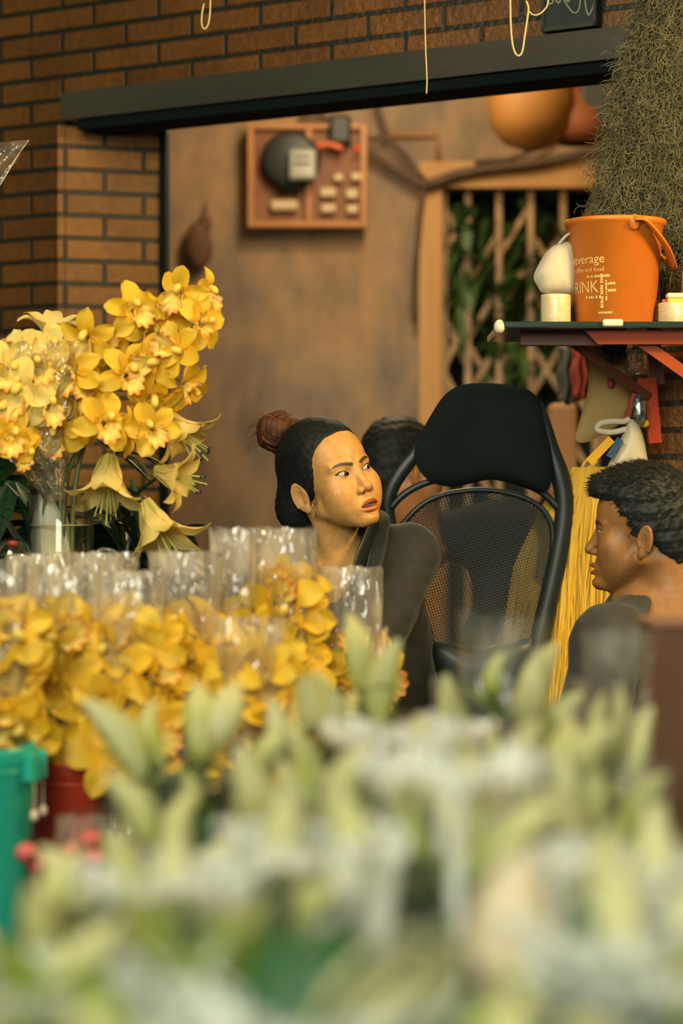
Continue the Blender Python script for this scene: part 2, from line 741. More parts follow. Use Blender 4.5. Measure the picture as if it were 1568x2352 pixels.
def axis_fine(lo, hi, a, b, fine, coarse):
    """grid lines: coarse outside a..b, fine inside"""
    out = []
    if lo < a - coarse:
        out += frange(lo, a, coarse)[:-1]
        s = a
    else:
        s = lo
    e = min(b, hi)
    out += frange(s, e, fine)
    if hi > b + coarse:
        out += frange(b, hi, coarse)[1:]
    return np.array(out, dtype=np.float32)


def surface_nets(fn, xs, ys, zs, B=6, slack=0.012):
    nx, ny, nz = len(xs), len(ys), len(zs)
    f = np.full((nx, ny, nz), 1.0, dtype=np.float32)
    bx = [(i, min(i + B, nx)) for i in range(0, nx, B)]
    by = [(i, min(i + B, ny)) for i in range(0, ny, B)]
    bz = [(i, min(i + B, nz)) for i in range(0, nz, B)]
    cx = np.array([(xs[a] + xs[b - 1]) / 2 for a, b in bx])
    cyy = np.array([(ys[a] + ys[b - 1]) / 2 for a, b in by])
    cz = np.array([(zs[a] + zs[b - 1]) / 2 for a, b in bz])
    hx = np.array([(xs[min(b, nx - 1)] - xs[max(a - 1, 0)]) / 2 for a, b in bx])
    hy = np.array([(ys[min(b, ny - 1)] - ys[max(a - 1, 0)]) / 2 for a, b in by])
    hz = np.array([(zs[min(b, nz - 1)] - zs[max(a - 1, 0)]) / 2 for a, b in bz])
    G = np.stack(np.meshgrid(cx, cyy, cz, indexing='ij'), -1).reshape(-1, 3).astype(np.float32)
    H = np.stack(np.meshgrid(hx, hy, hz, indexing='ij'), -1).reshape(-1, 3)
    hd = np.sqrt((H * H).sum(1))
    dc = fn(G)
    near = np.abs(dc) < hd * 1.25 + slack
    ids = np.argwhere(near.reshape(len(bx), len(by), len(bz)))
    inside = (dc < 0).reshape(len(bx), len(by), len(bz))
    for i, j, k in np.argwhere(inside):
        f[bx[i][0]:bx[i][1], by[j][0]:by[j][1], bz[k][0]:bz[k][1]] = -1.0
    CHK = 1500
    for s in range(0, len(ids), CHK):
        pts, sl = [], []
        for i, j, k in ids[s:s + CHK]:
            (a, b), (c, d), (e, g) = bx[i], by[j], bz[k]
            q = np.stack(np.meshgrid(xs[a:b], ys[c:d], zs[e:g], indexing='ij'), -1).reshape(-1, 3)
            pts.append(q)
            sl.append((a, b, c, d, e, g))
        val = fn(np.concatenate(pts).astype(np.float32))
        o = 0
        for (a, b, c, d, e, g), q in zip(sl, pts):
            f[a:b, c:d, e:g] = val[o:o + len(q)].reshape(b - a, d - c, g - e)
            o += len(q)
    neg = f < 0
    cnt = np.zeros((nx - 1, ny - 1, nz - 1), dtype=np.int8)
    for i in (0, 1):
        for j in (0, 1):
            for k in (0, 1):
                cnt += neg[i:nx - 1 + i, j:ny - 1 + j, k:nz - 1 + k]
    act = np.argwhere((cnt > 0) & (cnt < 8))
    vid = np.full((nx - 1, ny - 1, nz - 1), -1, dtype=np.int64)
    vid[act[:, 0], act[:, 1], act[:, 2]] = np.arange(len(act))
    acc = np.zeros((len(act), 3))
    num = np.zeros(len(act))
    C = [(i, j, k) for i in (0, 1) for j in (0, 1) for k in (0, 1)]
    X = (xs, ys, zs)
    for u in C:
        for ax in range(3):
            if u[ax]:
                continue
            v = list(u)
            v[ax] = 1
            f0 = f[act[:, 0] + u[0], act[:, 1] + u[1], act[:, 2] + u[2]]
            f1 = f[act[:, 0] + v[0], act[:, 1] + v[1], act[:, 2] + v[2]]
            m = (f0 < 0) != (f1 < 0)
            t = np.where(m, f0 / np.where(m, f0 - f1, 1), 0)
            pos = np.stack([X[d][act[:, d] + u[d]] for d in range(3)], 1).astype(np.float64)
            pos[:, ax] += t * (X[ax][act[:, ax] + 1] - X[ax][act[:, ax]])
            acc[m] += pos[m]
            num[m] += 1
    verts = acc / np.maximum(num, 1)[:, None]
    quads = []
    for ax in range(3):
        sl0 = [slice(1, -1)] * 3
        sl1 = [slice(1, -1)] * 3
        sl0[ax] = slice(0, -1)
        sl1[ax] = slice(1, None)
        a_, b_ = neg[tuple(sl0)], neg[tuple(sl1)]
        e = np.argwhere(a_ != b_)
        sgn = a_[e[:, 0], e[:, 1], e[:, 2]]
        off = np.ones(3, dtype=int)
        off[ax] = 0
        c = e + off
        o1, o2 = (ax + 1) % 3, (ax + 2) % 3
        d1, d2 = np.zeros(3, dtype=int), np.zeros(3, dtype=int)
        d1[o1] = 1
        d2[o2] = 1
        q = [c - d1 - d2, c - d2, c, c - d1]
        q = np.stack([vid[x[:, 0], x[:, 1], x[:, 2]] for x in q], 1)
        q[~sgn] = q[~sgn][:, ::-1]
        quads.append(q)
    quads = np.concatenate(quads)
    return verts, quads


def mesh_np(name, verts, quads, mat, parent=None, cols=None, world=True):
    if world and parent is not None:
        o0 = ORG.get(parent.name, Vector())
        verts = verts - np.array(o0)
    me = bpy.data.meshes.new(name)
    me.vertices.add(len(verts))
    me.vertices.foreach_set('co', verts.astype(np.float32).ravel())
    k = quads.shape[1]
    me.loops.add(len(quads) * k)
    me.loops.foreach_set('vertex_index', quads.astype(np.int32).ravel())
    me.polygons.add(len(quads))
    me.polygons.foreach_set('loop_start', np.arange(0, len(quads) * k, k, dtype=np.int32))
    me.update(calc_edges=True)
    me.validate()
    if cols is not None:
        at = me.color_attributes.new('Col', 'FLOAT_COLOR', 'POINT')
        at.data.foreach_set('color', cols.astype(np.float32).ravel())
    return link(name, me, mat, parent, True)


class Frame:
    """head frame: faces -y, z up, +x to the subject's left"""

    def __init__(self, o, yaw, pitch, roll, s=1.0):
        self.o = np.array(o, dtype=np.float32)
        M = (Matrix.Rotation(math.radians(yaw), 3, 'Z') @ Matrix.Rotation(math.radians(pitch), 3, 'X')
             @ Matrix.Rotation(math.radians(roll), 3, 'Y'))
        self.R = np.array(M, dtype=np.float32)
        self.s = s

    def loc(self, p):
        return ((p - self.o) @ self.R) / self.s

    def wor(self, p):
        return (np.asarray(p, dtype=np.float32) * self.s) @ self.R.T + self.o

    def V(self, *p):
        return Vector(self.wor(np.array([p], dtype=np.float32))[0].tolist())


EYE = (0.0310, -0.0665, 0.0)
EYE_R = 0.0118


def lid_open(q, op=1.0):
    dx = q[:, 0] - EYE[0]
    dz = q[:, 2] - EYE[2] - 0.16 * dx
    w = np.clip(1 - (np.abs(dx) / 0.0142) ** 2.0, -1, 1)
    return np.maximum(dz - 0.0050 * op * w, -0.0038 * op * w - dz)


LIPS_U = [(0.0262, -0.0805, -0.0735), (0.014, -0.0905, -0.0685), (0.0045, -0.0965, -0.0655), (-0.0045, -0.0965, -0.0655)]
LIPS_L = [(0.0250, -0.0805, -0.0745), (0.014, -0.0890, -0.0800), (0.004, -0.0935, -0.0818), (-0.004, -0.0935, -0.0818)]


def head_sdf(p, k):
    """k: dict of proportions"""
    fem = k.get('fem', 1.0)
    jw = k.get('jaw', 1.0)
    q = p.copy()
    q[:, 0] = np.sqrt(q[:, 0] ** 2 + 1e-7)
    d = sdE(p, (0, 0.014, 0.030), (0.0725, 0.090, 0.083))
    d = smin(d, sdE(p, (0, -0.034, 0.034), (0.058, 0.047, 0.058)), 0.02)
    d = smin(d, sdE(p, (0, -0.034, -0.030), (0.0585 * jw, 0.046, 0.062)), 0.02)
    d = smin(d, sdE(p, (0, -0.042, -0.068), (0.044 * jw, 0.042, 0.036)), 0.018)
    d = smin(d, sdC(q, (0.053 * jw, 0.002, -0.055), (0.013, -0.066, -0.100), 0.013, 0.011), 0.022)
    cz = 0.0 if fem > 0.5 else 0.004
    d = smin(d, sdE(p, (0, -0.0765 - cz, -0.0965 - cz), (0.019 + cz, 0.0155, 0.0145)), 0.014)
    ck = k.get('cheek', 1.0)
    d = smin(d, sdE(q, (0.040, -0.0570 * (0.5 + 0.5 * ck), -0.028), (0.022, 0.018, 0.020)), 0.03)       # cheek
    d = smin(d, sdE(q, (0.036 * jw * ck, -0.0500 * ck, -0.055), (0.020, 0.022, 0.026)), 0.03)
    d = smin(d, sdC(q, (0.014, -0.0765, 0.0175), (0.046, -0.0625, 0.0165), 0.0065, 0.0055), 0.012)   # brow ridge
    d = smax(d, -sdE(q, (0.0315, -0.0875, -0.001), (0.0165, 0.0150, 0.0105)), 0.010)   # socket
    # nose
    nz = k.get('nose', 1.0)
    d = smin(d, sdC(p, (0, -0.0735, 0.012), (0, -0.0935 - 0.004 * (nz - 1) * 3, -0.0305), 0.0072, 0.0092), 0.012)
    d = smin(d, sdE(p, (0, -0.0965 - 0.016 * (nz - 1), -0.0360), (0.0108, 0.0092, 0.0086)), 0.007)
    d = smin(d, sdE(q, (0.0135, -0.0865, -0.0400), (0.0072, 0.0100, 0.0075)), 0.005)
    d = smin(d, sdC(p, (0, -0.090, -0.0420), (0, -0.096, -0.0420), 0.0045, 0.0035), 0.005)
    d = smax(d, -sdE(q, (0.0072, -0.0925, -0.0470), (0.0040, 0.0060, 0.0036)), 0.003)
    # mouth mound and lips
    d = smin(d, sdE(p, (0, -0.0745, -0.0720), (0.028, 0.0165, 0.0190)), 0.012)
    d = smax(d, -sdC(p, (0, -0.0985, -0.0495), (0, -0.0995, -0.0585), 0.003, 0.003), 0.004)
    lu = polycap(q, LIPS_U, [0.0014, 0.0034, 0.0042, 0.0042])
    ll = polycap(q, LIPS_L, [0.0014, 0.0042, 0.0052, 0.0052])
    d = smin(d, lu, 0.0035)
    d = smin(d, ll, 0.0035)
    gap = k.get('gap', 0.0016)
    sl = sdE(q, (0.0, -0.0900, -0.0735), (0.0225, 0.0130, gap))
    d = smax(d, -sl, 0.0012)
    d = smax(d, -sdE(p, (0, -0.0950, -0.0895), (0.017, 0.0065, 0.0030)), 0.006)    # dip under lower lip
    # eyelids
    e = q - A3(*EYE)
    rr = np.sqrt((e * e).sum(1))
    d = smin(d, rr - (EYE_R + 0.0017), 0.0045)
    lo = lid_open(q, k.get('open', 1.0))
    d = smax(d, -np.maximum(lo, q[:, 1] - (EYE[1] + 0.001)), 0.0010)
    # upper lid fold
    dx = q[:, 0] - EYE[0]
    fold = np.sqrt((q[:, 2] - (0.0082 + 0.16 * dx - 18.0 * dx * dx)) ** 2 + (q[:, 1] + 0.0785 - 14 * dx * dx) ** 2) - 0.0012
    d = smax(d, -np.maximum(fold, np.abs(dx) - 0.013), 0.003)
    # ear
    n = A3(0.90, -0.42, 0.05)
    n = n / np.linalg.norm(n)
    v = A3(0.0, 0.20, 0.98)
    v = v - n * (v @ n)
    v /= np.linalg.norm(v)
    wv = np.cross(n, v) * -1.0
    if wv[1] < 0:
        wv = -wv
    ec = A3(0.0745, 0.021, -0.020)
    r = q - ec
    en, ev, ew = r @ n, r @ v, r @ wv
    er = np.stack([en, ev, ew], 1)
    de = sdE(er, (0, 0, 0), (0.0065, 0.0300, 0.0165))
    de = smax(de, -sdE(er, (0.0068, -0.002, -0.001), (0.0062, 0.0170, 0.0085)), 0.003)
    ring = np.sqrt((np.sqrt((ev / 0.0275) ** 2 + (ew / 0.0148) ** 2) - 1.0) ** 2 * 0.018 ** 2 + (en - 0.003) ** 2) - 0.0030
    ring = np.maximum(ring, -(ev + 0.012) - 0.5 * ew)
    de = smin(de, ring, 0.003)
    de = smin(de, sdE(er, (0.001, -0.0265, -0.004), (0.005, 0.0085, 0.0075)), 0.004)
    de = smin(de, sdC(er, (0.001, -0.006, -0.012), (0.004, -0.011, -0.008), 0.004, 0.003), 0.003)    # tragus
    d = smin(d, de, 0.006)
    return d


def hand(p, wrist, along, palm, side):
    """palm, four bent fingers and a thumb; along = towards the fingers, palm = where the palm faces"""
    a = A3(*along)
    a /= np.linalg.norm(a)
    n = A3(*palm)
    n = n - a * (n @ a)
    n /= np.linalg.norm(n)
    s = np.cross(a, n) * side
    W = A3(*wrist)
    at = lambda u, v, w_: W + a * u + s * v + n * w_
    R = np.stack([a, s, n], 1)
    d = sdE(p, at(.045, 0, 0), (.050, .040, .016), R)
    for v, L in ((-.030, .062), (-.010, .072), (.010, .068), (.029, .052)):
        k0, k1, k2 = at(.082, v, 0), at(.082 + L * .45, v * 1.12, .008), at(.082 + L * .8, v * 1.15, .034)
        d = smin(d, sdC(p, k0, k1, .0092, .0084), .004)
        d = smin(d, sdC(p, k1, k2, .0084, .0072), .003)
    d = smin(d, sdC(p, at(.020, -.034, .004), at(.050, -.060, .014), .0115, .0098), .006)
    d = smin(d, sdC(p, at(.050, -.060, .014), at(.078, -.062, .022), .0098, .0078), .003)
    return d


def head_cols(p, k, skin, lip_u, lip_l, brow, liner):
    """colours of the head: skin, lips, eyebrows, lash line, painted shade in the mouth gap"""
    q = p.copy()
    q[:, 0] = np.abs(q[:, 0])
    c = np.tile(np.array(skin + (1,), dtype=np.float32), (len(p), 1))

    def put(m, col):
        m = np.clip(m, 0, 1)[:, None]
        c[:, :3] = c[:, :3] * (1 - m) + np.array(col, dtype=np.float32) * m
    front = (q[:, 1] < -0.05)
    # warm cheeks and ears
    put(np.exp(-(((q - A3(0.042, -0.07, -0.030)) / A3(0.020, 0.03, 0.018)) ** 2).sum(1)) * 0.25 * front, tuple(a * b for a, b in zip(skin, (1.02, 0.80, 0.70))))
    put(np.exp(-(((q - A3(0.0, -0.105, -0.041)) / A3(0.014, 0.02, 0.012)) ** 2).sum(1)) * 0.25, tuple(a * b for a, b in zip(skin, (1.0, 0.82, 0.75))))
    if k.get('fem', 1) > 0.5:
        pts = [(0.0118, -0.080, 0.0150), (0.022, -0.079, 0.0182), (0.034, -0.073, 0.0205), (0.044, -0.064, 0.0195), (0.0530, -0.055, 0.0160)]
        rs = [0.0036, 0.0037, 0.0032, 0.0024, 0.0009]
    else:
        pts = [(0.011, -0.081, 0.0150), (0.022, -0.079, 0.0180), (0.036, -0.071, 0.0190), (0.050, -0.058, 0.0140)]
        rs = [0.0035, 0.0042, 0.0036, 0.0012]
    # eyebrows measured across the front of the face
    g = q.copy()
    g[:, 1] *= 0.06
    bp = [(a, b * 0.06, e) for a, b, e in pts]
    put(np.clip(0.5 - polycap(g, bp, rs) / 0.0014, 0, 1) * (q[:, 1] < -0.03) * 0.92, brow)
    lo = lid_open(q, k.get('open', 1.0))
    e = q - A3(*EYE)
    rr = np.sqrt((e * e).sum(1))
    up = e[:, 2] - 0.16 * e[:, 0]
    thick = np.where(up > 0, 0.0033, 0.0013)
    put(np.clip((thick - lo) / 0.0006, 0, 1) * (rr < EYE_R + 0.005) * (q[:, 1] < -0.058), liner)
    lu = polycap(q, LIPS_U, [0.0014, 0.0034, 0.0044, 0.0044])
    ll = polycap(q, LIPS_L, [0.0014, 0.0042, 0.0050, 0.0050])
    put(np.clip(0.5 - (lu - 0.0006) / 0.0010, 0, 1) * front, lip_u)
    put(np.clip(0.5 - (ll - 0.0004) / 0.0010, 0, 1) * front * (q[:, 2] < -0.0732), lip_l)
    sl = sdE(q, (0.0, -0.0890, -0.0735), (0.0225, 0.0070, 0.0026))
    put(np.clip(0.4 - sl / 0.0008, 0, 1) * front, (0.03, 0.012, 0.008))  # shade between the lips painted near-black
    return c


M_SKIN = pmat('skin', (1, 1, 1), (0.88, 0.82, 0.74), 75, rough=0.48, attr=True, sss=0.10, bmp=0.12, bscale=420, bdist=0.0008, spec=0.45)
M_EYE = pmat('eye_surface', (1, 1, 1), rough=0.12, attr=True, spec=0.6)
M_TEETH = pmat('teeth', (0.55, 0.50, 0.40), rough=0.3)


def hair_mat(name, c1, c2, rough=0.55, stretch=(160, 160, 14)):
    m, nt, out = newmat(name)
    vec = coords(nt, 'Object', stretch)
    f = noise_tex(nt, vec, 1.0, 4, 0.65)
    b = N(nt, 'ShaderNodeBsdfPrincipled')
    nt.links.new(ramp(nt, f, [(0.3, c1), (0.75, c2)]), b.inputs['Base Color'])
    b.inputs['Roughness'].default_value = rough
    b.inputs['Specular IOR Level'].default_value = 0.22
    nt.links.new(bump(nt, f, 0.6, 0.003), b.inputs['Normal'])
    nt.links.new(b.outputs[0], out.inputs[0])
    return m


M_HAIR = hair_mat('black_hair', (0.005, 0.008, 0.008), (0.016, 0.018, 0.016))
M_HAIR_BROWN = hair_mat('brown_hair', (0.030, 0.012, 0.006), (0.13, 0.050, 0.016))
M_HAIR_MAN = hair_mat('short_black_hair', (0.006, 0.010, 0.010), (0.026, 0.030, 0.027), 0.5)
M_STRAND = pmat('hair_strand', (0.006, 0.007, 0.0065), rough=0.5, spec=0.3)
M_STRAND_BROWN = pmat('brown_strand', (0.14, 0.055, 0.018), rough=0.4)


def eyeball(fr, side, gaze, parent, iris=(0.035, 0.018, 0.010)):
    """gaze: world direction"""
    c = fr.wor([[EYE[0] * side, EYE[1], EYE[2]]])[0]
    c = Vector(c.tolist())
    g = Vector(gaze).normalized()
    R = EYE_R * fr.s
    mb = MB()

    def fn(u, v):
        a, b = 2 * PI * u, PI * (v - 0.5) * 0.9995
        return (math.cos(a) * math.cos(b) * R, math.sin(a) * math.cos(b) * R, math.sin(b) * R)

    def cf(u, v):
        ang = math.degrees(PI / 2 - PI * (v - 0.5))
        if ang < 12:
            return (0.003, 0.003, 0.003, 1)
        if ang < 28:
            t = min(1.0, max(0, (ang - 25.5) / 2.5))
            return tuple(lerp(a, b, t) for a, b in zip(iris, (0.006, 0.005, 0.005))) + (1,)
        if ang < 31:
            t = (ang - 28) / 3
            return tuple(lerp(a, b, t) for a, b in zip((0.02, 0.015, 0.012), (0.42, 0.38, 0.31))) + (1,)
        return (0.42, 0.38, 0.31, 1)
    mb.grid(fn, 40, 60, closed_u=True, colfn=cf)
    Q = g.to_track_quat('Z', 'Y').to_matrix().to_4x4()
    mb.xform(Matrix.Translation(c) @ Q)
    return mb.build('eye', M_EYE, parent, world=True)


def pw(z, table):
    return np.interp(z, [a for a, _ in table], [b for _, b in table]).astype(np.float32)


def strands(fr, roots, tips, axis_c, rad, lift, r, name, mat, parent, jitter=0.002, n=7, sides=4):
    """locks lying on the skull from root direction to tip direction, one continuous comb-over mass"""
    mb = MB()
    for a, b in zip(roots, tips):
        a, b = Vector(a).normalized(), Vector(b).normalized()
        ang = a.angle(b)
        jx = random.uniform(-1, 1) * jitter
        pts = []
        for i in range(n):
            t = i / (n - 1)
            d = (a * math.sin((1 - t) * ang) + b * math.sin(t * ang)) / max(math.sin(ang), 1e-4)
            L = lift - 0.0052 * max(0.0, 1 - t * 6) + jitter * math.sin(t * PI) * random.uniform(-0.3, 1.0)
            pts.append(fr.V(axis_c[0] + d.x * (rad[0] + L) + jx, axis_c[1] + d.y * (rad[1] + L), axis_c[2] + d.z * (rad[2] + L)))
        rr = [r * (0.35 + 0.65 * math.sin(PI * min(0.98, max(0.05, i / (n - 1))))) for i in range(n)]
        mb.tube(pts, rr, sides, cap=False)
    return mb.build(name, mat, parent, world=True)


# ------------------------------------------------------------------ the woman at the stall
def build_woman():
    fr = Frame((-0.0200, 4.985, 1.1205), 39, -10, -14, 1.025)
    k = dict(fem=1.0, jaw=1.0, gap=0.0034, open=1.06)
    root = thing('person', 'woman in dark jacket with hair in a bun, looking up past the black chair', 'person', (0.03, 5.05, 0.0))
    skin = (0.58, 0.325, 0.105)
    nk0 = fr.wor([[0, 0.020, -0.060]])[0]
    nk1 = (-0.012, 5.045, 0.945)
    LS, RS = (0.146, 5.075, 0.958), (-0.170, 5.080, 0.880)

    def body(p):
        d = head_sdf(fr.loc(p), k) * fr.s
        d = smin(d, sdC(p, nk0, nk1, 0.047, 0.052), 0.028)
        mid = ((LS[0] + RS[0]) / 2, 5.075, 0.905)
        d = smin(d, sdC(p, LS, RS, 0.045, 0.045), 0.05)
        d = smin(d, sdC(p, (-0.01, 5.085, 0.885), (0.035, 5.12, 0.60), 0.098, 0.11), 0.06)
        d = smin(d, sdC(p, nk1, (-0.075, 5.015, 0.900), 0.020, 0.014), 0.03)     # collar bones
        d = smin(d, sdC(p, nk1, (0.075, 5.010, 0.915), 0.020, 0.014), 0.03)
        # cord of the turned neck
        d = smin(d, sdC(p, fr.wor([[-0.055, 0.022, -0.055]])[0], (-0.010, 4.996, 0.940), 0.011, 0.009), 0.02)
        # upper arms and forearms inside the sleeves, and the hands in the lap
        d = smin(d, sdC(p, LS, (0.050, 4.90, 0.745), 0.042, 0.036), 0.03)
        d = smin(d, sdC(p, RS, (-0.215, 5.02, 0.66), 0.042, 0.036), 0.03)
        d = smin(d, sdC(p, (-0.215, 5.02, 0.66), (-0.145, 4.90, 0.625), 0.034, 0.024), 0.02)
        d = smin(d, hand(p, (-0.145, 4.90, 0.625), (0.45, -0.85, -0.25), (0.1, 0.2, -1.0), 1), 0.008)
        d = smin(d, sdC(p, (0.050, 4.90, 0.745), (-0.085, 4.83, 0.700), 0.034, 0.024), 0.02)
        d = smin(d, hand(p, (-0.085, 4.83, 0.700), (-0.95, -0.2, -0.2), (0.1, 0.2, -1.0), -1), 0.008)
        return d
    H = fr.o
    xs = axis_fine(-0.30, 0.26, H[0] - 0.115, H[0] + 0.115, 0.0013, 0.0045)
    ys = axis_fine(4.68, 5.27, H[1] - 0.125, H[1] + 0.115, 0.0013, 0.0045)
    zs = axis_fine(0.50, 1.262, H[2] - 0.135, 1.262, 0.0013, 0.0045)
    v, qd = surface_nets(body, xs, ys, zs)
    lp = fr.loc(v.astype(np.float32))
    cols = head_cols(lp, k, skin, (0.30, 0.060, 0.022), (0.58, 0.135, 0.030), (0.030, 0.022, 0.014), (0.030, 0.014, 0.008))
    mesh_np('body', v, qd, M_SKIN, root, cols)
    gaze = Vector((0.86, -0.46, 0.10))
    for s in (-1, 1):
        eyeball(fr, s, gaze, root)
    # teeth glimpsed between the lips
    mb = MB()
    mb.grid(lambda u, t: fr.V((u - 0.5) * 0.030, -0.0870 + 26 * ((u - 0.5) * 0.03) ** 2, -0.0690 - 0.0050 * t), 14, 2)
    mb.build('teeth', M_TEETH, root, world=True, thick=0.002)

    # hair: a smooth cap combed back to the bun
    hl = [(-0.30, 0.036), (-0.062, 0.036), (-0.050, 0.034), (-0.040, 0.014), (-0.020, -0.006), (0.0, -0.018), (0.022, -0.030),
          (0.045, -0.036), (0.062, -0.044), (0.078, -0.056), (0.090, -0.075), (0.13, -0.12)]

    def hair(p):
        q = fr.loc(p)
        d = sdE(q, (0, 0.021, 0.034), (0.0795, 0.1030, 0.0925))
        d = smin(d, sdE(q, (-0.020, 0.092, -0.040), (0.060, 0.050, 0.056)), 0.04)
        d = smin(d, sdE(q, (0, 0.030, 0.066), (0.060, 0.070, 0.052)), 0.03)
        d = d + 0.0009 * wave(q, 170, 0.5)
        edge = (pw(q[:, 2], hl) - q[:, 1]) * 0.72 + 0.0006 * np.sin(q[:, 2] * 420)
        return smax(d, edge, 0.007)
    xs = np.arange(H[0] - 0.14, H[0] + 0.13, 0.0020, dtype=np.float32)
    ys = np.arange(H[1] - 0.13, H[1] + 0.15, 0.0020, dtype=np.float32)
    zs = np.arange(H[2] - 0.13, H[2] + 0.150, 0.0020, dtype=np.float32)
    v, qd = surface_nets(hair, xs, ys, zs)
    hr = mesh_np('hair', v, qd, M_HAIR, root)
    bunc = P(634, 992, 5.045)

    def bun(p):
        q = p - A3(*bunc)
        d = sdE(q, (0, 0, 0.0), (0.036, 0.036, 0.033))
        d = smin(d, sdE(q, (-0.014, -0.012, 0.014), (0.024, 0.022, 0.019)), 0.012)
        d = smin(d, sdE(q, (0.016, 0.0, 0.020), (0.026, 0.024, 0.017)), 0.012)
        d = smin(d, sdE(q, (0.036, -0.004, 0.000), (0.030, 0.026, 0.022)), 0.016)
        d = smin(d, sdE(q, (-0.018, 0.0, -0.018), (0.022, 0.024, 0.018)), 0.012)
        a = np.arctan2(q[:, 2], q[:, 0])
        d = smin(d, sdE(q, (0.022, 0.0, -0.026), (0.030, 0.026, 0.022)), 0.016)
        return d + 0.0030 * wave(q, 75, 0.7)
    xs = np.arange(bunc.x - 0.06, bunc.x + 0.09, 0.002, dtype=np.float32)
    ys = np.arange(bunc.y - 0.06, bunc.y + 0.06, 0.002, dtype=np.float32)
    zs = np.arange(bunc.z - 0.06, bunc.z + 0.06, 0.002, dtype=np.float32)
    v, qd = surface_nets(bun, xs, ys, zs)
    bn = mesh_np('bun', v, qd, M_HAIR_BROWN, root)
    bn['label'] = 'reddish brown hair bun'
    # combed locks
    rnd = random.Random(3)
    bl = Vector(fr.loc(np.array([bunc], dtype=np.float32))[0].tolist())
    bd = Vector(((bl.x) / 0.0785, (bl.y - 0.016) / 0.097, (bl.z - 0.031) / 0.0885)).normalized()
    roots, tips = [], []
    for i in range(900):
        z = rnd.uniform(-0.045, 0.092)
        y = float(np.interp(z, [a for a, _ in hl], [b for _, b in hl])) + rnd.uniform(-0.009, 0.032)
        ux = 1 - ((y - 0.021) / 0.103) ** 2 - ((z - 0.034) / 0.0925) ** 2
        x = math.sqrt(max(ux, 0.0)) * 0.0795 * rnd.choice((-1, -1, 1))
        roots.append((x / 0.0795, (y - 0.021) / 0.103, (z - 0.034) / 0.0925))
        tips.append(bd + Vector((rnd.gauss(0, .10), rnd.gauss(0, .10), rnd.gauss(0, .10))))
    strands(fr, roots, tips, (0, 0.021, 0.034), (0.0795, 0.103, 0.0925), -0.0004, 0.00050, 'combed_locks', M_STRAND, hr, 0.0022, 9, 3)
    # loose wisps round the bun, the temple and the nape
    mb = MB()
    for i in range(38):
        ax = Vector((rnd.gauss(0.2, .5), -1.0 + rnd.gauss(0, .35), rnd.gauss(0.1, .5))).normalized()
        u = ax.orthogonal().normalized()
        w_ = ax.cross(u)
        a0, sp = rnd.uniform(0, 2 * PI), rnd.uniform(1.6, 3.2)
        off = ax * rnd.uniform(-.020, .020)
        rr = math.sqrt(max(1e-5, .0345 ** 2 - off.length ** 2)) * rnd.uniform(1.04, 1.26)
        pts = [bunc + Vector((.006, 0, 0)) + off + (u * math.cos(a0 + sp * t / 11) + w_ * math.sin(a0 + sp * t / 11)) * rr * (1 + .05 * math.sin(t * 1.3 + i)) for t in range(12)]
        mb.tube(pts, [.0012 + .0042 * math.sin(PI * t / 11) for t in range(12)], 6)
    mb.build('bun_locks', M_HAIR_BROWN, bn, world=True)
    mb = MB()
    for i in range(300):
        a = rnd.uniform(0, 2 * PI)
        d = Vector((math.cos(a), rnd.uniform(-0.8, 0.8), math.sin(a))).normalized()
        p0 = bunc + d * 0.030 + Vector((0.008, 0, 0))
        tang = d.cross(Vector((rnd.gauss(0, .4), 1, rnd.gauss(0, .4)))).normalized()
        L = rnd.uniform(0.02, 0.055)
        mb.tube(catmull([p0 - tang * L * .5, p0 + d * .009, p0 + tang * L * .6 + d * rnd.uniform(-.006, .010)], 7), 0.0006, 3, cap=False)
    for i in range(46):
        p0 = bunc + Vector((rnd.uniform(-.03, .0), rnd.uniform(-.02, .02), rnd.uniform(-.02, .03)))
        e = Vector((rnd.uniform(-.062, -.030), 0, rnd.uniform(-.045, .018)))
        mb.tube(catmull([p0, p0 + e * .55 + Vector((0, 0, .012)), p0 + e], 7), 0.0005, 3, cap=False)
    mb.build('bun_wisps', M_STRAND_BROWN, bn, world=True)
    mb = MB()
    for i in range(11):
        z0 = rnd.uniform(-0.035, 0.02)
        p0 = (-0.074, -0.012 + rnd.uniform(-.012, .01), z0)
        p1 = (-0.077, -0.018 + rnd.uniform(-.01, .012), z0 - 0.018)
        p2 = (-0.0735, -0.010 + rnd.uniform(-.012, .014), z0 - rnd.uniform(.03, .045))
        mb.tube(catmull([fr.V(*p0), fr.V(*p1), fr.V(*p2)], 6), 0.00045, 3, cap=False)
    mb.build('temple_wisps', M_STRAND, hr, world=True)
    mb = MB()
    for i in range(60):
        x0 = rnd.uniform(-.06, .02)
        p0 = (x0, 0.060 + rnd.uniform(0, .03), -0.075)
        p2 = (x0 + rnd.gauss(-.004, .008), 0.050 + rnd.gauss(0, .012), -0.100 - rnd.uniform(0, .028))
        mb.tube(catmull([fr.V(*p0), fr.V((p0[0] + p2[0]) / 2, .068, -.09), fr.V(*p2)], 6), 0.0006, 3, cap=False)
    mb.build('nape_wisps', M_STRAND, hr, world=True)

    # jacket
    def jacket(p):
        d = sdC(p, (0.0, 5.08, 0.905), (0.060, 5.10, 0.52), 0.125, 0.135)
        d = smin(d, sdC(p, (-0.0, 5.095, 0.968), (LS[0] - 0.010, LS[1] + 0.005, LS[2] + 0.002), 0.062, 0.062), 0.05)
        d = smin(d, sdC(p, (-0.012, 5.085, 0.915), (RS[0] + 0.010, RS[1], RS[2]), 0.062, 0.060), 0.05)
        d = smin(d, sdC(p, (0.130, 5.11, 0.88), (0.172, 5.11, 0.52), 0.045, 0.055), 0.05)
        # sleeve coming forward and down
        EL = (0.050, 4.885, 0.745)
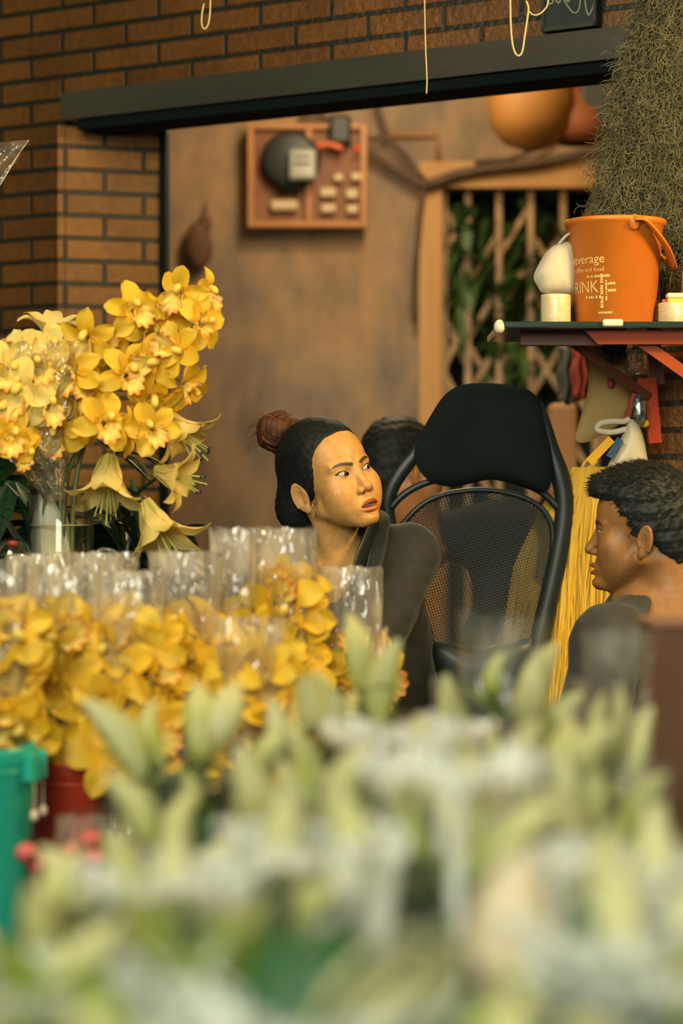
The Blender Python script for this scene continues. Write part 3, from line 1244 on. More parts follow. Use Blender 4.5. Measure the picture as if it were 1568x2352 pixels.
        d = smin(d, sdC(p, LS, EL, 0.060, 0.058), 0.03)
        d = smin(d, sdC(p, EL, (-0.08, 4.83, 0.70), 0.057, 0.040), 0.03)
        d = smin(d, sdC(p, RS, (-0.225, 5.00, 0.68), 0.060, 0.056), 0.03)
        d = d + 0.0055 * wave(p, 26, 1.7) * np.clip((0.95 - p[:, 2]) / 0.12, 0.15, 1) + 0.0022 * wave(p, 70, 0.4)
        # open neck
        q = p - A3(-0.030, 4.99, 1.02)
        cut = sdC(p, (-0.004, 5.025, 1.06), (-0.035, 4.93, 0.80), 0.066, 0.020)
        return smax(d, -cut, 0.010)
    xs = np.arange(-0.33, 0.30, 0.0042, dtype=np.float32)
    ys = np.arange(4.72, 5.36, 0.0042, dtype=np.float32)
    zs = np.arange(0.36, 1.06, 0.0042, dtype=np.float32)
    v, qd = surface_nets(jacket, xs, ys, zs)
    M_J = pmat('jacket_cloth', (0.0055, 0.0090, 0.0092), (0.0080, 0.0120, 0.0118), 8, rough=0.75, bmp=0.25, bscale=300, bdist=0.001, sheen=0.15, stretch=(1, 1, 3))
    M_J2 = pmat('black_lining', (0.006, 0.010, 0.011), (0.012, 0.018, 0.018), 30, rough=0.42)
    jk = mesh_np('jacket', v, qd, M_J, root)
    # dark standing collar running from nape down the open front
    mb = MB()
    path = catmull([P(735, 1262, 5.13), P(790, 1222, 5.135), P(842, 1190, 5.09), P(862, 1200, 5.03), P(846, 1246, 4.985), P(826, 1290, 4.955), P(808, 1350, 4.93), P(795, 1420, 4.915)], 40)
    mb.tube(path, [0.0125 + 0.0105 * math.sin(PI * min(1, i / 34)) for i in range(40)], 12, squash=(0.26, 1.2), ref=(0, 1, 0))
    cl = mb.build('collar', M_J2, root, world=True)
    mb = MB()
    path = catmull([P(868, 1176, 5.09), P(880, 1196, 5.02), P(872, 1240, 4.985), P(862, 1290, 4.955), P(846, 1350, 4.93), P(830, 1420, 4.92)], 30)
    mb.tube(path, [0.007 + 0.011 * math.sin(PI * i / 29) for i in range(30)], 10, squash=(0.22, 1.2), ref=(0, 1, 0))
    mb.build('lapel', M_J, jk, world=True)
    # trousers on the stool
    def trousers(p):
        d = sdC(p, (-0.03, 5.16, 0.50), (0.14, 5.16, 0.50), 0.13, 0.13)
        for s, kx, fx in ((-1, -0.10, -0.12), (1, 0.16, 0.17)):
            d = smin(d, sdC(p, (0.055 + s * 0.09, 5.16, 0.50), (kx, 4.92, 0.54), 0.085, 0.062), 0.03)
            d = smin(d, sdC(p, (kx, 4.92, 0.54), (fx, 4.96, 0.09), 0.062, 0.045), 0.02)
            d = smin(d, sdC(p, (fx, 4.98, 0.045), (fx, 4.84, 0.035), 0.042, 0.036), 0.03)
        return d
    xs = np.arange(-0.25, 0.36, 0.009, dtype=np.float32)
    ys = np.arange(4.76, 5.36, 0.009, dtype=np.float32)
    zs = np.arange(-0.02, 0.70, 0.009, dtype=np.float32)
    v, qd = surface_nets(trousers, xs, ys, zs)
    mesh_np('trousers', v, qd, M_J2, root)
    return root


# ------------------------------------------------------------------ the man at the edge
def build_man():
    fr = Frame((0.5855, 4.75, 1.0135), -105, 1, 1, 1.0)
    k = dict(fem=0.0, jaw=1.05, gap=0.0012, open=0.72, nose=1.25, cheek=0.82)
    root = thing('person', 'man with short black hair and black T-shirt, in profile before the yellow straw', 'person', (0.60, 4.78, 0.0))
    skin = (0.30, 0.142, 0.044)
    nk0 = fr.wor([[0, 0.046, -0.056]])[0]
    nk1 = (0.690, 4.76, 0.830)
    LS, RS = (0.510, 4.62, 0.803), (0.640, 4.965, 0.800)

    def body(p):
        d = head_sdf(fr.loc(p), k) * fr.s
        d = smin(d, sdC(p, nk0, nk1, 0.056, 0.062), 0.03)
        d = smin(d, sdC(p, fr.wor([[0, 0.004, -0.108]])[0], (0.632, 4.755, 0.828), 0.014, 0.016), 0.03)  # throat
        d = smin(d, sdC(p, LS, RS, 0.05, 0.05), 0.07)
        d = smin(d, sdC(p, (0.645, 4.775, 0.80), (0.66, 4.79, 0.45), 0.115, 0.12), 0.06)
        d = smin(d, sdC(p, LS, (0.46, 4.53, 0.52), 0.048, 0.040), 0.03)
        d = smin(d, sdC(p, RS, (0.55, 5.01, 0.52), 0.048, 0.040), 0.03)
        d = smin(d, sdC(p, (0.46, 4.53, 0.52), (0.33, 4.64, 0.545), 0.040, 0.027), 0.02)
        d = smin(d, hand(p, (0.33, 4.64, 0.545), (-0.9, 0.4, -0.1), (0, 0, -1.0), 1), 0.008)
        d = smin(d, sdC(p, (0.55, 5.01, 0.52), (0.35, 4.94, 0.545), 0.040, 0.027), 0.02)
        d = smin(d, hand(p, (0.35, 4.94, 0.545), (-1, -0.1, -0.1), (0, 0, -1.0), -1), 0.008)
        return d
    H = fr.o
    xs = axis_fine(0.12, 0.84, H[0] - 0.125, H[0] + 0.06, 0.0015, 0.005)
    ys = axis_fine(4.48, 5.08, H[1] - 0.09, H[1] + 0.09, 0.0015, 0.005)
    zs = axis_fine(0.40, 1.16, H[2] - 0.125, 1.145, 0.0015, 0.005)
    v, qd = surface_nets(body, xs, ys, zs)
    lp = fr.loc(v.astype(np.float32))
    cols = head_cols(lp, k, skin, (0.26, 0.085, 0.045), (0.30, 0.10, 0.05), (0.020, 0.014, 0.010), (0.05, 0.022, 0.012))
    mesh_np('body', v, qd, M_SKIN, root, cols)
    for s in (-1, 1):
        eyeball(fr, s, (-1, 0.1, -0.05), root)
    hl = [(-0.30, 0.055), (-0.075, 0.055), (-0.060, 0.046), (-0.026, 0.030), (-0.016, 0.004), (-0.004, -0.010), (0.020, -0.014), (0.034, -0.028), (0.050, -0.038),
          (0.060, -0.048), (0.068, -0.085), (0.075, -0.115), (0.16, -0.16)]

    def hair(p):
        q = fr.loc(p)
        d = sdE(q, (0, 0.020, 0.034), (0.078, 0.097, 0.092))
        d = smin(d, sdE(q, (0, 0.070, -0.020), (0.060, 0.046, 0.070)), 0.03)
        top = sdE(q, (0, 0.0, 0.082), (0.066, 0.086, 0.048))
        d = smin(d, top, 0.025)
        d = smin(d, sdE(q, (0, -0.066, 0.080), (0.050, 0.030, 0.030)), 0.02)
        d = d + 0.0030 * wave(q, 110, 0.3) + 0.0016 * wave(q, 260, 1.1)
        edge = (pw(q[:, 2], hl) - q[:, 1]) * 0.75 + 0.003 * np.sin(q[:, 2] * 330)
        return smax(d, edge, 0.006)
    xs = np.arange(H[0] - 0.15, H[0] + 0.15, 0.0026, dtype=np.float32)
    ys = np.arange(H[1] - 0.11, H[1] + 0.11, 0.0026, dtype=np.float32)
    zs = np.arange(H[2] - 0.12, H[2] + 0.17, 0.0026, dtype=np.float32)
    v, qd = surface_nets(hair, xs, ys, zs)
    hr = mesh_np('hair', v, qd, M_HAIR_MAN, root)
    # short tufts growing out of the hair mass
    mb = MB()
    rnd = random.Random(11)
    lp = fr.loc(v.astype(np.float32))
    idx = [i for i in range(len(v)) if lp[i][2] > 0.015 or lp[i][1] < 0.0]
    for i in rnd.sample(idx, min(2600, len(idx))):
        p = Vector(v[i].tolist())
        l = lp[i]
        upn = max(0.0, float(l[2]) - 0.05) / 0.08
        dl = Vector((l[0] * 4, (l[1] - 0.02) * 3 - 0.25 * upn, (l[2] - 0.03) * 5)).normalized()
        dl = (dl * (0.5 + 0.5 * upn) + Vector((rnd.gauss(0, .2), -0.95 + rnd.gauss(0, .25), -0.45 * (1 - upn)))).normalized()
        L = rnd.uniform(0.006, 0.014) * (0.6 + 0.7 * upn)
        dw = Vector((fr.R @ np.array(dl, dtype=np.float32)).tolist())
        p1 = p + dw * L
        mb.tube([p - dw * 0.002, p + dw * L * .55, p1], [0.0010, 0.0009, 0.0002], 3, cap=False)
    mb.build('tufts', M_STRAND, hr, world=True)

    def shirt(p):
        d = sdC(p, (0.645, 4.785, 0.785), (0.66, 4.80, 0.42), 0.150, 0.155)
        d = smin(d, sdC(p, (0.62, 4.775, 0.80), LS, 0.070, 0.066), 0.05)
        d = smin(d, sdC(p, (0.62, 4.775, 0.80), RS, 0.070, 0.066), 0.05)
        d = smin(d, sdC(p, LS, (0.455, 4.53, 0.58), 0.066, 0.068), 0.03)
        d = smin(d, sdC(p, RS, (0.560, 5.015, 0.58), 0.066, 0.066), 0.03)
        d = d + 0.004 * wave(p, 30, 0.9) + 0.0015 * wave(p, 80, 0.2)
        cut = smin(sdC(p, (0.650, 4.76, 0.99), (0.615, 4.745, 0.850), 0.080, 0.062), sdC(p, (0.70, 4.65, 0.93), (0.645, 4.66, 0.83), 0.08, 0.06), 0.02)
        return smax(d, -cut, 0.008)
    xs = np.arange(0.34, 0.86, 0.0045, dtype=np.float32)
    ys = np.arange(4.44, 5.12, 0.0045, dtype=np.float32)
    zs = np.arange(0.24, 0.96, 0.0045, dtype=np.float32)
    v, qd = surface_nets(shirt, xs, ys, zs)
    M_T = pmat('black_tshirt', (0.020, 0.024, 0.023), (0.028, 0.032, 0.030), 9, rough=0.8, bmp=0.2, bscale=260, bdist=0.001, sheen=0.1)
    mesh_np('shirt', v, qd, M_T, root)
    # thin neck chain
    mb = MB()
    path = catmull([P(1462, 1402, 4.70), P(1452, 1424, 4.655), P(1449, 1450, 4.64), P(1462, 1474, 4.63)], 40)
    for p in path[::2]:
        mb.ball(p, 0.0016, 8, 6)
    mb.build('neck_chain', pmat('chain_metal', (0.7, 0.66, 0.5), metal=1.0, rough=0.25), root, world=True)

    def trousers(p):
        d = sdC(p, (0.66, 4.70, 0.44), (0.66, 4.88, 0.44), 0.13, 0.13)
        for s in (-1, 1):
            kp = (0.30, 4.79 + s * 0.15, 0.47)
            d = smin(d, sdC(p, (0.66, 4.79 + s * 0.09, 0.44), kp, 0.085, 0.062), 0.03)
            d = smin(d, sdC(p, kp, (0.33, 4.79 + s * 0.15, 0.08), 0.062, 0.045), 0.02)
            d = smin(d, sdC(p, (0.34, 4.79 + s * 0.15, 0.045), (0.23, 4.79 + s * 0.17, 0.035), 0.042, 0.036), 0.03)
        return d
    xs = np.arange(0.12, 0.84, 0.009, dtype=np.float32)
    ys = np.arange(4.52, 5.06, 0.009, dtype=np.float32)
    zs = np.arange(-0.02, 0.62, 0.009, dtype=np.float32)
    v, qd = surface_nets(trousers, xs, ys, zs)
    mesh_np('trousers', v, qd, M_T, root)
    return root


# ------------------------------------------------------------------ the person seated beyond the chair
def build_far_person():
    c = P(930, 1072, 5.95)
    fr = Frame((c.x, c.y, c.z), 118, 4, 6, 1.0)
    k = dict(fem=0.0, jaw=1.0, gap=0.001, open=0.7)
    root = thing('person', 'dark-haired person in dark clothes seated beyond the mesh chair, face turned away', 'person', (c.x + 0.06, 6.0, 0.0))
    nk0 = fr.wor([[0, 0.024, -0.060]])[0]
    nx = c.x + 0.055
    nk1 = (nx, 5.98, c.z - 0.20)

    def body(p):
        d = head_sdf(fr.loc(p), k) * fr.s
        d = smin(d, sdC(p, nk0, nk1, 0.054, 0.058), 0.03)
        d = smin(d, sdC(p, (nx + 0.02, 6.0, c.z - 0.17), (nx + 0.17, 6.0, c.z - 0.18), 0.035, 0.04), 0.03)
        return d
    xs = np.arange(c.x - 0.17, c.x + 0.33, 0.0034, dtype=np.float32)
    ys = np.arange(5.82, 6.18, 0.0034, dtype=np.float32)
    zs = np.arange(c.z - 0.40, c.z + 0.13, 0.0034, dtype=np.float32)
    v, qd = surface_nets(body, xs, ys, zs)
    lp = fr.loc(v.astype(np.float32))
    cols = head_cols(lp, k, (0.52, 0.25, 0.10), (0.26, 0.085, 0.045), (0.30, 0.10, 0.05), (0.02, 0.014, 0.01), (0.05, 0.022, 0.012))
    mesh_np('body', v, qd, M_SKIN, root, cols)
    hl = [(-0.30, 0.052), (-0.062, 0.052), (-0.030, 0.036), (0.0, 0.0), (0.03, -0.02), (0.055, -0.04), (0.07, -0.085), (0.16, -0.16)]

    def hair(p):
        q = fr.loc(p)
        d = sdE(q, (0, 0.020, 0.034), (0.080, 0.099, 0.092))
        d = smin(d, sdE(q, (0, 0.066, -0.030), (0.060, 0.046, 0.066)), 0.03)
        d = d + 0.003 * wave(q, 110, 0.3)
        return smax(d, (pw(q[:, 2], hl) - q[:, 1]) * 0.75, 0.006)
    xs = np.arange(c.x - 0.13, c.x + 0.13, 0.0038, dtype=np.float32)
    ys = np.arange(c.y - 0.13, c.y + 0.13, 0.0038, dtype=np.float32)
    zs = np.arange(c.z - 0.12, c.z + 0.14, 0.0038, dtype=np.float32)
    v, qd = surface_nets(hair, xs, ys, zs)
    mesh_np('hair', v, qd, M_HAIR, root)

    def shirt(p):
        d = sdC(p, (nx + 0.20, 6.0, c.z - 0.195), (nx + 0.17, 6.02, c.z - 0.36), 0.105, 0.055)
        d = smin(d, sdC(p, (nx + 0.02, 6.0, c.z - 0.17), (nx + 0.2, 6.0, c.z - 0.17), 0.062, 0.09), 0.04)
        d = smin(d, sdC(p, (nx + 0.22, 5.98, c.z - 0.20), (nx + 0.12, 5.93, c.z - 0.42), 0.05, 0.042), 0.03)
        return d + 0.005 * wave(p, 28, 0.5)
    xs = np.arange(c.x - 0.26, c.x + 0.40, 0.006, dtype=np.float32)
    ys = np.arange(5.70, 6.26, 0.006, dtype=np.float32)
    zs = np.arange(c.z - 0.55, c.z - 0.02, 0.006, dtype=np.float32)
    v, qd = surface_nets(shirt, xs, ys, zs)
    mesh_np('shirt', v, qd, pmat('far_shirt', (0.016, 0.018, 0.018), rough=0.85), root)
    return root


build_woman()
build_man()
build_far_person()
# ================================================================== furniture and things at the back
M_DARKCABLE = pmat('cable_rubber', (0.055, 0.032, 0.016), (0.085, 0.050, 0.024), 20, rough=0.6)
M_CREAM = pmat('cream_plastic', (0.50, 0.40, 0.22), rough=0.45)
M_WOOD = pmat('meter_board_wood', (0.34, 0.135, 0.030), (0.44, 0.20, 0.050), 6, rough=0.5, stretch=(1, 1, 6), bmp=0.1)
M_WOOD_D = pmat('board_back_wood', (0.16, 0.058, 0.020), (0.22, 0.085, 0.026), 6, rough=0.6)
M_BLACKP = pmat('black_plastic', (0.010, 0.017, 0.016), rough=0.5)


def pbox(mb, x0, y0, x1, y1, Y, d):
    """box whose front face fills the given pixel box at distance Y, d deep"""
    a, b = P(x0, y1, Y), P(x1, y0, Y)
    return mb.box((a.x, Y, a.z), (b.x, Y + d, b.z))


# electricity meter board
c = P(705, 402, 7.92)
t = thing('meter_board', 'wooden board on the plaster wall carrying a round electricity meter and fuses', 'meter board', c)
Y = 7.93
mb = MB()
pbox(mb, 572, 286, 838, 520, Y, 0.05)
mb.build('backboard', M_WOOD_D, t, world=True, smooth=False)
for (x0, y0, x1, y1) in ((568, 284, 582, 522), (828, 284, 842, 522), (582, 508, 828, 522), (582, 284, 828, 296), (702, 296, 716, 508)):
    mb = MB()
    pbox(mb, x0, y0, x1, y1, Y - 0.028, 0.05)
    mb.build('frame_rail', M_WOOD, t, world=True, smooth=False, bevel=0.003)
mb = MB()
cc = P(668, 372, Y)
Mx = Matrix.Rotation(PI / 2, 4, 'X')
mb.lathe([(0.0, 0.0), (0.092, 0.0), (0.098, 0.02), (0.092, 0.055), (0.078, 0.062), (0.0, 0.062)], 32, cc, Mx)
pbox(mb, 640, 410, 690, 440, Y - 0.05, 0.05)
h = mb.build('meter_housing', M_BLACKP, t, world=True)
mb = MB()
pbox(mb, 662, 340, 727, 413, Y - 0.10, 0.04)
f_ = mb.build('meter_face', pmat('meter_glass', (0.26, 0.29, 0.22), rough=0.2, spec=0.8), t, world=True, smooth=False, bevel=0.012)
mb = MB()
for y in (356, 372):
    pbox(mb, 676, y, 714, y + 6, Y - 0.103, 0.006)
mb.build('meter_dial', M_BLACKP, f_, world=True, smooth=False)
for (x0, y0, x1, y1) in ((735, 430, 771, 452), (737, 468, 771, 488), (794, 434, 822, 456), (796, 470, 822, 490), (766, 398, 788, 416), (806, 396, 830, 414)):
    mb = MB()
    pbox(mb, x0, y0, x1, y1, Y - 0.03, 0.03)
    mb.build('fuse_holder', M_CREAM, t, world=True, smooth=False, bevel=0.005)
mb = MB()
pbox(mb, 620, 458, 684, 484, Y - 0.035, 0.035)
mb.build('terminal_cover', M_CREAM, t, world=True, smooth=False, bevel=0.01)
mb = MB()
pbox(mb, 756, 262, 806, 330, Y - 0.06, 0.06)
mb.build('junction_box', M_BLACKP, t, world=True, smooth=False, bevel=0.012)
mb = MB()
mb.tube(catmull([P(726, 336, Y - .05), P(755, 332, Y - .05), P(786, 342, Y - .05)], 12), 0.012, 8)
mb.build('red_wire', pmat('red_wire_rubber', (0.50, 0.10, 0.02), rough=0.4), t, world=True)
mb = MB()
mb.ball(P(819, 342, Y - .05), 0.011)
mb.build('indicator_knob', pmat('red_knob', (0.75, 0.07, 0.01), rough=0.35), t, world=True)

# cables on the plaster
cables = [
    ('thick brown cable sagging from the meter board to the gate corner', [(800, 335), (850, 352), (905, 385), (955, 418), (990, 428)], 0.014),
    ('brown cable crossing the sagging thick one beside the meter board', [(838, 320), (880, 318), (925, 350), (950, 385), (985, 424)], 0.009),
    ('thick cable run along the timber above the folding gate', [(985, 424), (1060, 398), (1150, 384), (1250, 372), (1350, 352), (1420, 340)], 0.017),
    ('thin cable climbing to the orange lamp shade above the gate', [(1090, 372), (1180, 362), (1250, 325), (1300, 270), (1330, 220)], 0.008),
    ('short cable dropping from under the header above the meter board', [(862, 232), (872, 262), (886, 305), (880, 322)], 0.008),
    ('thin cable running down the plaster beside the gate post', [(975, 425), (965, 480), (958, 560), (950, 640), (952, 740)], 0.009),
    ('looped cable over the top of the meter board', [(690, 300), (700, 262), (730, 258), (752, 278)], 0.010),
]
for lab, pts, r in cables:
    mb = MB()
    Yc = BY - 0.045 - r
    mb.tube(catmull([P(x, y, Yc) for x, y in pts], 40), r, 8)
    o = mb.build('cable', M_DARKCABLE, world=True)
    tag(o, lab, 'cable')
mb = MB()
path = [P(884, 312, BY - .012), P(1003, 308, BY - .012), P(1006, 372, BY - .012)]
mb.tube(path, 0.011, 8)
tag(mb.build('conduit', pmat('conduit_paint', (0.30, 0.15, 0.05), rough=0.6)), 'thin bent conduit on the plaster left of the gate timber', 'pipe')

# scissor gate with plants climbing behind it
g0 = P(1240, 433, BY + 0.05)
t = thing('folding_gate', 'tan folding lattice gate in the doorway of the back room', 'gate', (g0.x, BY + 0.05, 0))
M_GATE = pmat('gate_slats', (0.22, 0.130, 0.050), (0.36, 0.225, 0.095), 9, rough=0.5)
bars = [1074, 1145, 1218, 1292, 1366, 1440]
for x in [1020] + bars:
    mb = MB()
    mb.bar(P(x, 440, BY + .05), P(x, 440, BY + .05) + Vector((0, 0, -gz1 + 0.05)), 0.021, 0.016, (0, 1, 0))
    mb.build('upright', M_GATE, t, world=True, smooth=False)
rnd = random.Random(5)
xsb = [1020] + bars
for i in range(len(xsb) - 1):
    for j in range(5):
        ya = 470 + j * 128 + (64 if i % 2 else 0)
        for s in (0, 1):
            if rnd.random() < 0.36:
                continue
            a = P(xsb[i], ya + (0 if s else 118), BY + .07 + .012 * s)
            b = P(xsb[i + 1], ya + (118 if s else 0), BY + .07 + .012 * s)
            mb = MB()
            mb.bar(a, b, 0.019, 0.007, (0, 1, 0))
            mb.build('lattice_link', M_GATE, t, world=True, smooth=False)


def leaf_strip(mb, p0, d, L, Wd, droop=0.3, up=Vector((0, 0, 1)), n=7, fold=0.25, cols=None, twist=0.0):
    """a lance-shaped leaf from p0 along d"""
    d = Vector(d).normalized()
    s = d.cross(up)
    if s.length < 1e-3:
        s = d.orthogonal()
    s.normalize()
    nrm = s.cross(d)
    if twist:
        R = Matrix.Rotation(twist, 3, d)
        s, nrm = R @ s, R @ nrm
    vs, cs = [], []
    for i in range(n + 1):
        u = i / n
        wdt = Wd * 0.5 * (math.sin(PI * min(1.0, 0.06 + u * 0.94)) ** 0.8) * (1.0 - 0.35 * u) * 1.25
        c = p0 + d * (L * u) - up * (droop * L * u * u)
        for k in (-1, -0.5, 0, 0.5, 1):
            vs.append(c + s * (wdt * k) + nrm * (fold * wdt * abs(k)))
            if cols:
                cs.append(tuple(lerp(a, b, u) for a, b in zip(cols[0], cols[1])) + (1,))
    fs = []
    for i in range(n):
        for k in range(4):
            a = i * 5 + k
            fs.append((a, a + 1, a + 6, a + 5))
    mb.add(vs, fs, cs if cols else None)


M_VINE = pmat('vine_leaf', (0.030, 0.075, 0.018), (0.055, 0.12, 0.025), 9, rough=0.5, transl=0.2)
t = thing('climbing_plant', 'leafy green plant growing up behind the folding gate', 'plant', (g0.x - .05, BY + 0.38, 0))
mb = MB()
stem = catmull([(g0.x - .05, BY + .38, 0), (g0.x - .1, BY + .36, .6), (g0.x + .02, BY + .36, 1.2), (g0.x - .08, BY + .36, 1.9)], 30)
mb.tube(stem, 0.012, 6)
mb.build('stem', pmat('vine_stem', (0.06, 0.05, 0.025), rough=0.8), t, world=True)
mb = MB()
for cx_, cy_, n_ in ((1165, 820, 60), (1060, 560, 34), (1165, 610, 34), (1045, 700, 22), (1250, 620, 30), (1200, 690, 26), (1330, 760, 40), (1110, 500, 18), (1040, 490, 16), (1180, 520, 20), (1100, 650, 24), (1260, 520, 18), (1120, 740, 24), (1240, 800, 24)):
    for _ in range(n_):
        p = P(max(1052, cx_ + rnd.gauss(0, 30)), cy_ + rnd.gauss(0, 34), BY + rnd.uniform(-.02, .40))
        a = rnd.uniform(0, 2 * PI)
        leaf_strip(mb, p, Vector((math.cos(a), -0.4, math.sin(a) - 0.2)), rnd.uniform(.07, .14), rnd.uniform(.03, .05), 0.4, n=4)
mb.build('foliage', M_VINE, t, world=True)

# orange shade and dark box above the gate
c = P(1235, 260, 7.35)
t = thing('lamp_shade', 'large orange and ochre cloth shade hanging above the gate', 'lampshade', c)
M_SHADE = pmat('orange_cloth', (0.20, 0.085, 0.010), (0.25, 0.110, 0.013), 4, rough=0.7, transl=0.1)
mb = MB()
mb.lathe([(0.06, 0.16), (0.11, 0.11), (0.135, 0.03), (0.125, -0.05), (0.085, -0.10), (0.02, -0.125)], 28, c + Vector((-0.02, 0, 0.01)))
mb.build('shade', M_SHADE, t, world=True)
mb = MB()
mb.lathe([(0.01, 0.12), (0.07, 0.07), (0.10, 0.0), (0.105, -0.05), (0.06, -0.07)], 24, c + Vector((0.125, 0.03, -0.02)))
mb.build('side_shade', pmat('deep_orange_cloth', (0.17, 0.045, 0.006), rough=0.7, transl=0.1), t, world=True)
mb = MB()
mb.tube([c + Vector((-.02, 0, .15)), (c.x - .02, c.y, 3.2)], 0.008, 6)
mb.build('cord', M_DARKCABLE, t, world=True)
mb = MB()
a, b = P(1335, 280, 7.30), P(1395, 190, 7.30)
mb.box((a.x, 7.30, a.z), (b.x, 7.46, b.z))
mb.bar((lerp(a.x, b.x, .5), 7.38, b.z), (lerp(a.x, b.x, .5), 7.38, 3.2), 0.03, 0.03)
o = tag(mb.build('speaker_box', M_BLACKP, smooth=False, bevel=0.008), 'dark box hung under the ceiling beside the orange shade', 'box')

# cloths and post beyond the shelf
def cloth_hang(name, label, x0, x1, y0, y1, Y, mat):
    mb = MB()
    n = 20

    def fn(u, v):
        p = P(lerp(x0, x1, u), lerp(y0, y1, v), Y)
        return p + Vector((0.004 * math.sin(9 * v + 3 * u), 0.018 * math.sin(u * 9 + v * 2), 0.006 * math.sin(u * 7)))
    mb.grid(fn, n, 16)
    return tag(mb.build(name, mat, thick=0.006), label, 'cloth')


cloth_hang('hanging_cloth', 'grey cloth hanging in the gap under the shelf', 1282, 1320, 800, 925, 6.2, pmat('grey_cloth', (0.105, 0.11, 0.085), rough=0.9))
cloth_hang('hanging_cloth', 'dull red cloth hanging next to the grey cloth', 1314, 1342, 800, 915, 6.15, pmat('red_cloth', (0.42, 0.065, 0.040), rough=0.9))
mb = MB()
a, b = P(1262, 1176, 6.6), P(1326, 925, 6.6)
mb.box((a.x, 6.6, 0), (b.x, 6.68, b.z))
tag(mb.build('wooden_post', pmat('pinkish_wood', (0.36, 0.18, 0.075), (0.42, 0.23, 0.10), 5, rough=0.7), smooth=False, bevel=0.015), 'short pale wooden post standing below the hanging cloths', 'post')
mb = MB()
mb.ball(P(455, 565, BY - .05), (0.045, 0.03, 0.075), fn=lambda d: 1 + .15 * mnoise.noise(d * 3))  # made-up lump in place of a dark blot on the plaster
mb.ball(P(470, 515, BY - .04), (0.022, 0.025, 0.035))
mb.tube([P(470, 500, BY - .03), P(472, 470, BY)], 0.004, 5)
tag(mb.build('wall_blot', pmat('brown_blot', (0.09, 0.045, 0.02), (0.12, 0.055, 0.022), 12, rough=0.8)), 'added dark brown lump standing for a blot on the bare plaster', 'bag')

# ------------------------------------------------------------------ chalkboard and cords at the top
Yb = uY(1320) - 0.06
t = thing('chalkboard', 'small black chalkboard with chalk writing on the brick above the header', 'chalkboard', P(1320, 0, Yb))
mb = MB()
lx0, lx1 = wx(1262), wx(1386)
z0 = P(0, 80, uY(1262)).z
mb.box((lx0, -0.032, z0), (lx1, -0.012, z0 + 0.24), WMAT)
bd = mb.build('board', pmat('slate', (0.010, 0.022, 0.020), (0.016, 0.030, 0.027), 20, rough=0.6), t, world=True, smooth=False)
mb = MB()
for lo, hi in (((lx0, -0.040, z0), (lx1, -0.008, z0 + 0.010)), ((lx0, -0.040, z0), (lx0 + 0.007, -0.008, z0 + 0.24)),
               ((lx1 - 0.007, -0.040, z0), (lx1, -0.008, z0 + 0.24)), ((lx0, -0.040, z0 + 0.232), (lx1, -0.008, z0 + 0.24))):
    mb.box(lo, hi, WMAT)
mb.build('frame', pmat('slate_frame', (0.030, 0.038, 0.032), rough=0.5), t, world=True, smooth=False)
M_CHALK = pmat('chalk', (0.40, 0.38, 0.27), rough=0.9)
mb = MB()


def chalk(pts, r=0.0016):
    mb.tube([WMAT @ Vector((wx(x), -0.0335, P(0, y, uY(x)).z)) for x, y in catmull2(pts)], r, 5)


def catmull2(pts):
    return [(p.x, p.y) for p in catmull([(a, b, 0) for a, b in pts], 24)]


chalk([(1272, -34), (1271, -6), (1275, 12), (1281, 15), (1286, 6), (1287, -34)])
chalk([(1293, -12), (1292, 4), (1297, 13), (1303, 6), (1304, -18), (1310, 4), (1322, 24), (1334, 36), (1344, 30), (1348, 8), (1349, -30)])
chalk([(1318, -22), (1317, 4), (1321, 10), (1325, 2), (1325, -22)])
chalk([(1357, -30), (1359, 8), (1362, 28), (1367, 41), (1374, 30), (1378, 12), (1381, -26)])
mb.build('writing', M_CHALK, t, world=True)

M_CORD = pmat('pale_cord', (0.52, 0.42, 0.20), rough=0.5)
cords = [('pale wire hook dangling high up before the brick wall', [(486, -60), (483, 0), (482, 30), (478, 55), (471, 66), (464, 60), (463, 38), (468, 8)], 0.0022, 5.3),
         ('thin cord hanging the longest, its end at the header edge', [(974, -60), (975, 30), (977, 110), (980, 180), (979, 215)], 0.0017, 5.2),
         ('thick pale cord looping just beside the chalkboard', [(1171, -60), (1172, 40), (1175, 90), (1181, 118), (1190, 128), (1199, 118), (1205, 80), (1211, 40), (1213, 18), (1208, 2)], 0.0024, 5.1),
         ('short pale cord swinging under the corner of the chalkboard', [(1258, -50), (1258, 4), (1250, 22), (1236, 33), (1224, 34), (1214, 26)], 0.0020, 5.12)]
for lab, pts, r, Yc in cords:
    mb = MB()
    path = catmull([P(x, y, Yc) for x, y in pts], 50)
    mb.tube([path[0] + Vector((0, 0, .5))] + path, r, 6)
    tag(mb.build('hanging_string', M_CORD), lab, 'string')

# ------------------------------------------------------------------ spanish moss
c = P(1500, 0, 4.95)
t = thing('hanging_moss', 'large grey green mass of air plant moss hanging over the shelf', 'moss', (c.x, 4.98, 2.5))
outl = [(0, 1470), (60, 1448), (120, 1425), (200, 1404), (300, 1382), (400, 1366), (480, 1352), (560, 1400), (640, 1478), (700, 1520)]
ox = lambda y: float(np.interp(y, [a for a, _ in outl], [b for _, b in outl]))
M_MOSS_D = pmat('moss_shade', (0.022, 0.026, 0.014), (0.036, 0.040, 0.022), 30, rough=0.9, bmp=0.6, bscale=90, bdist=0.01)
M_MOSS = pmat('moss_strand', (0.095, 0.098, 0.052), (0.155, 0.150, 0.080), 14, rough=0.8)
mb = MB()


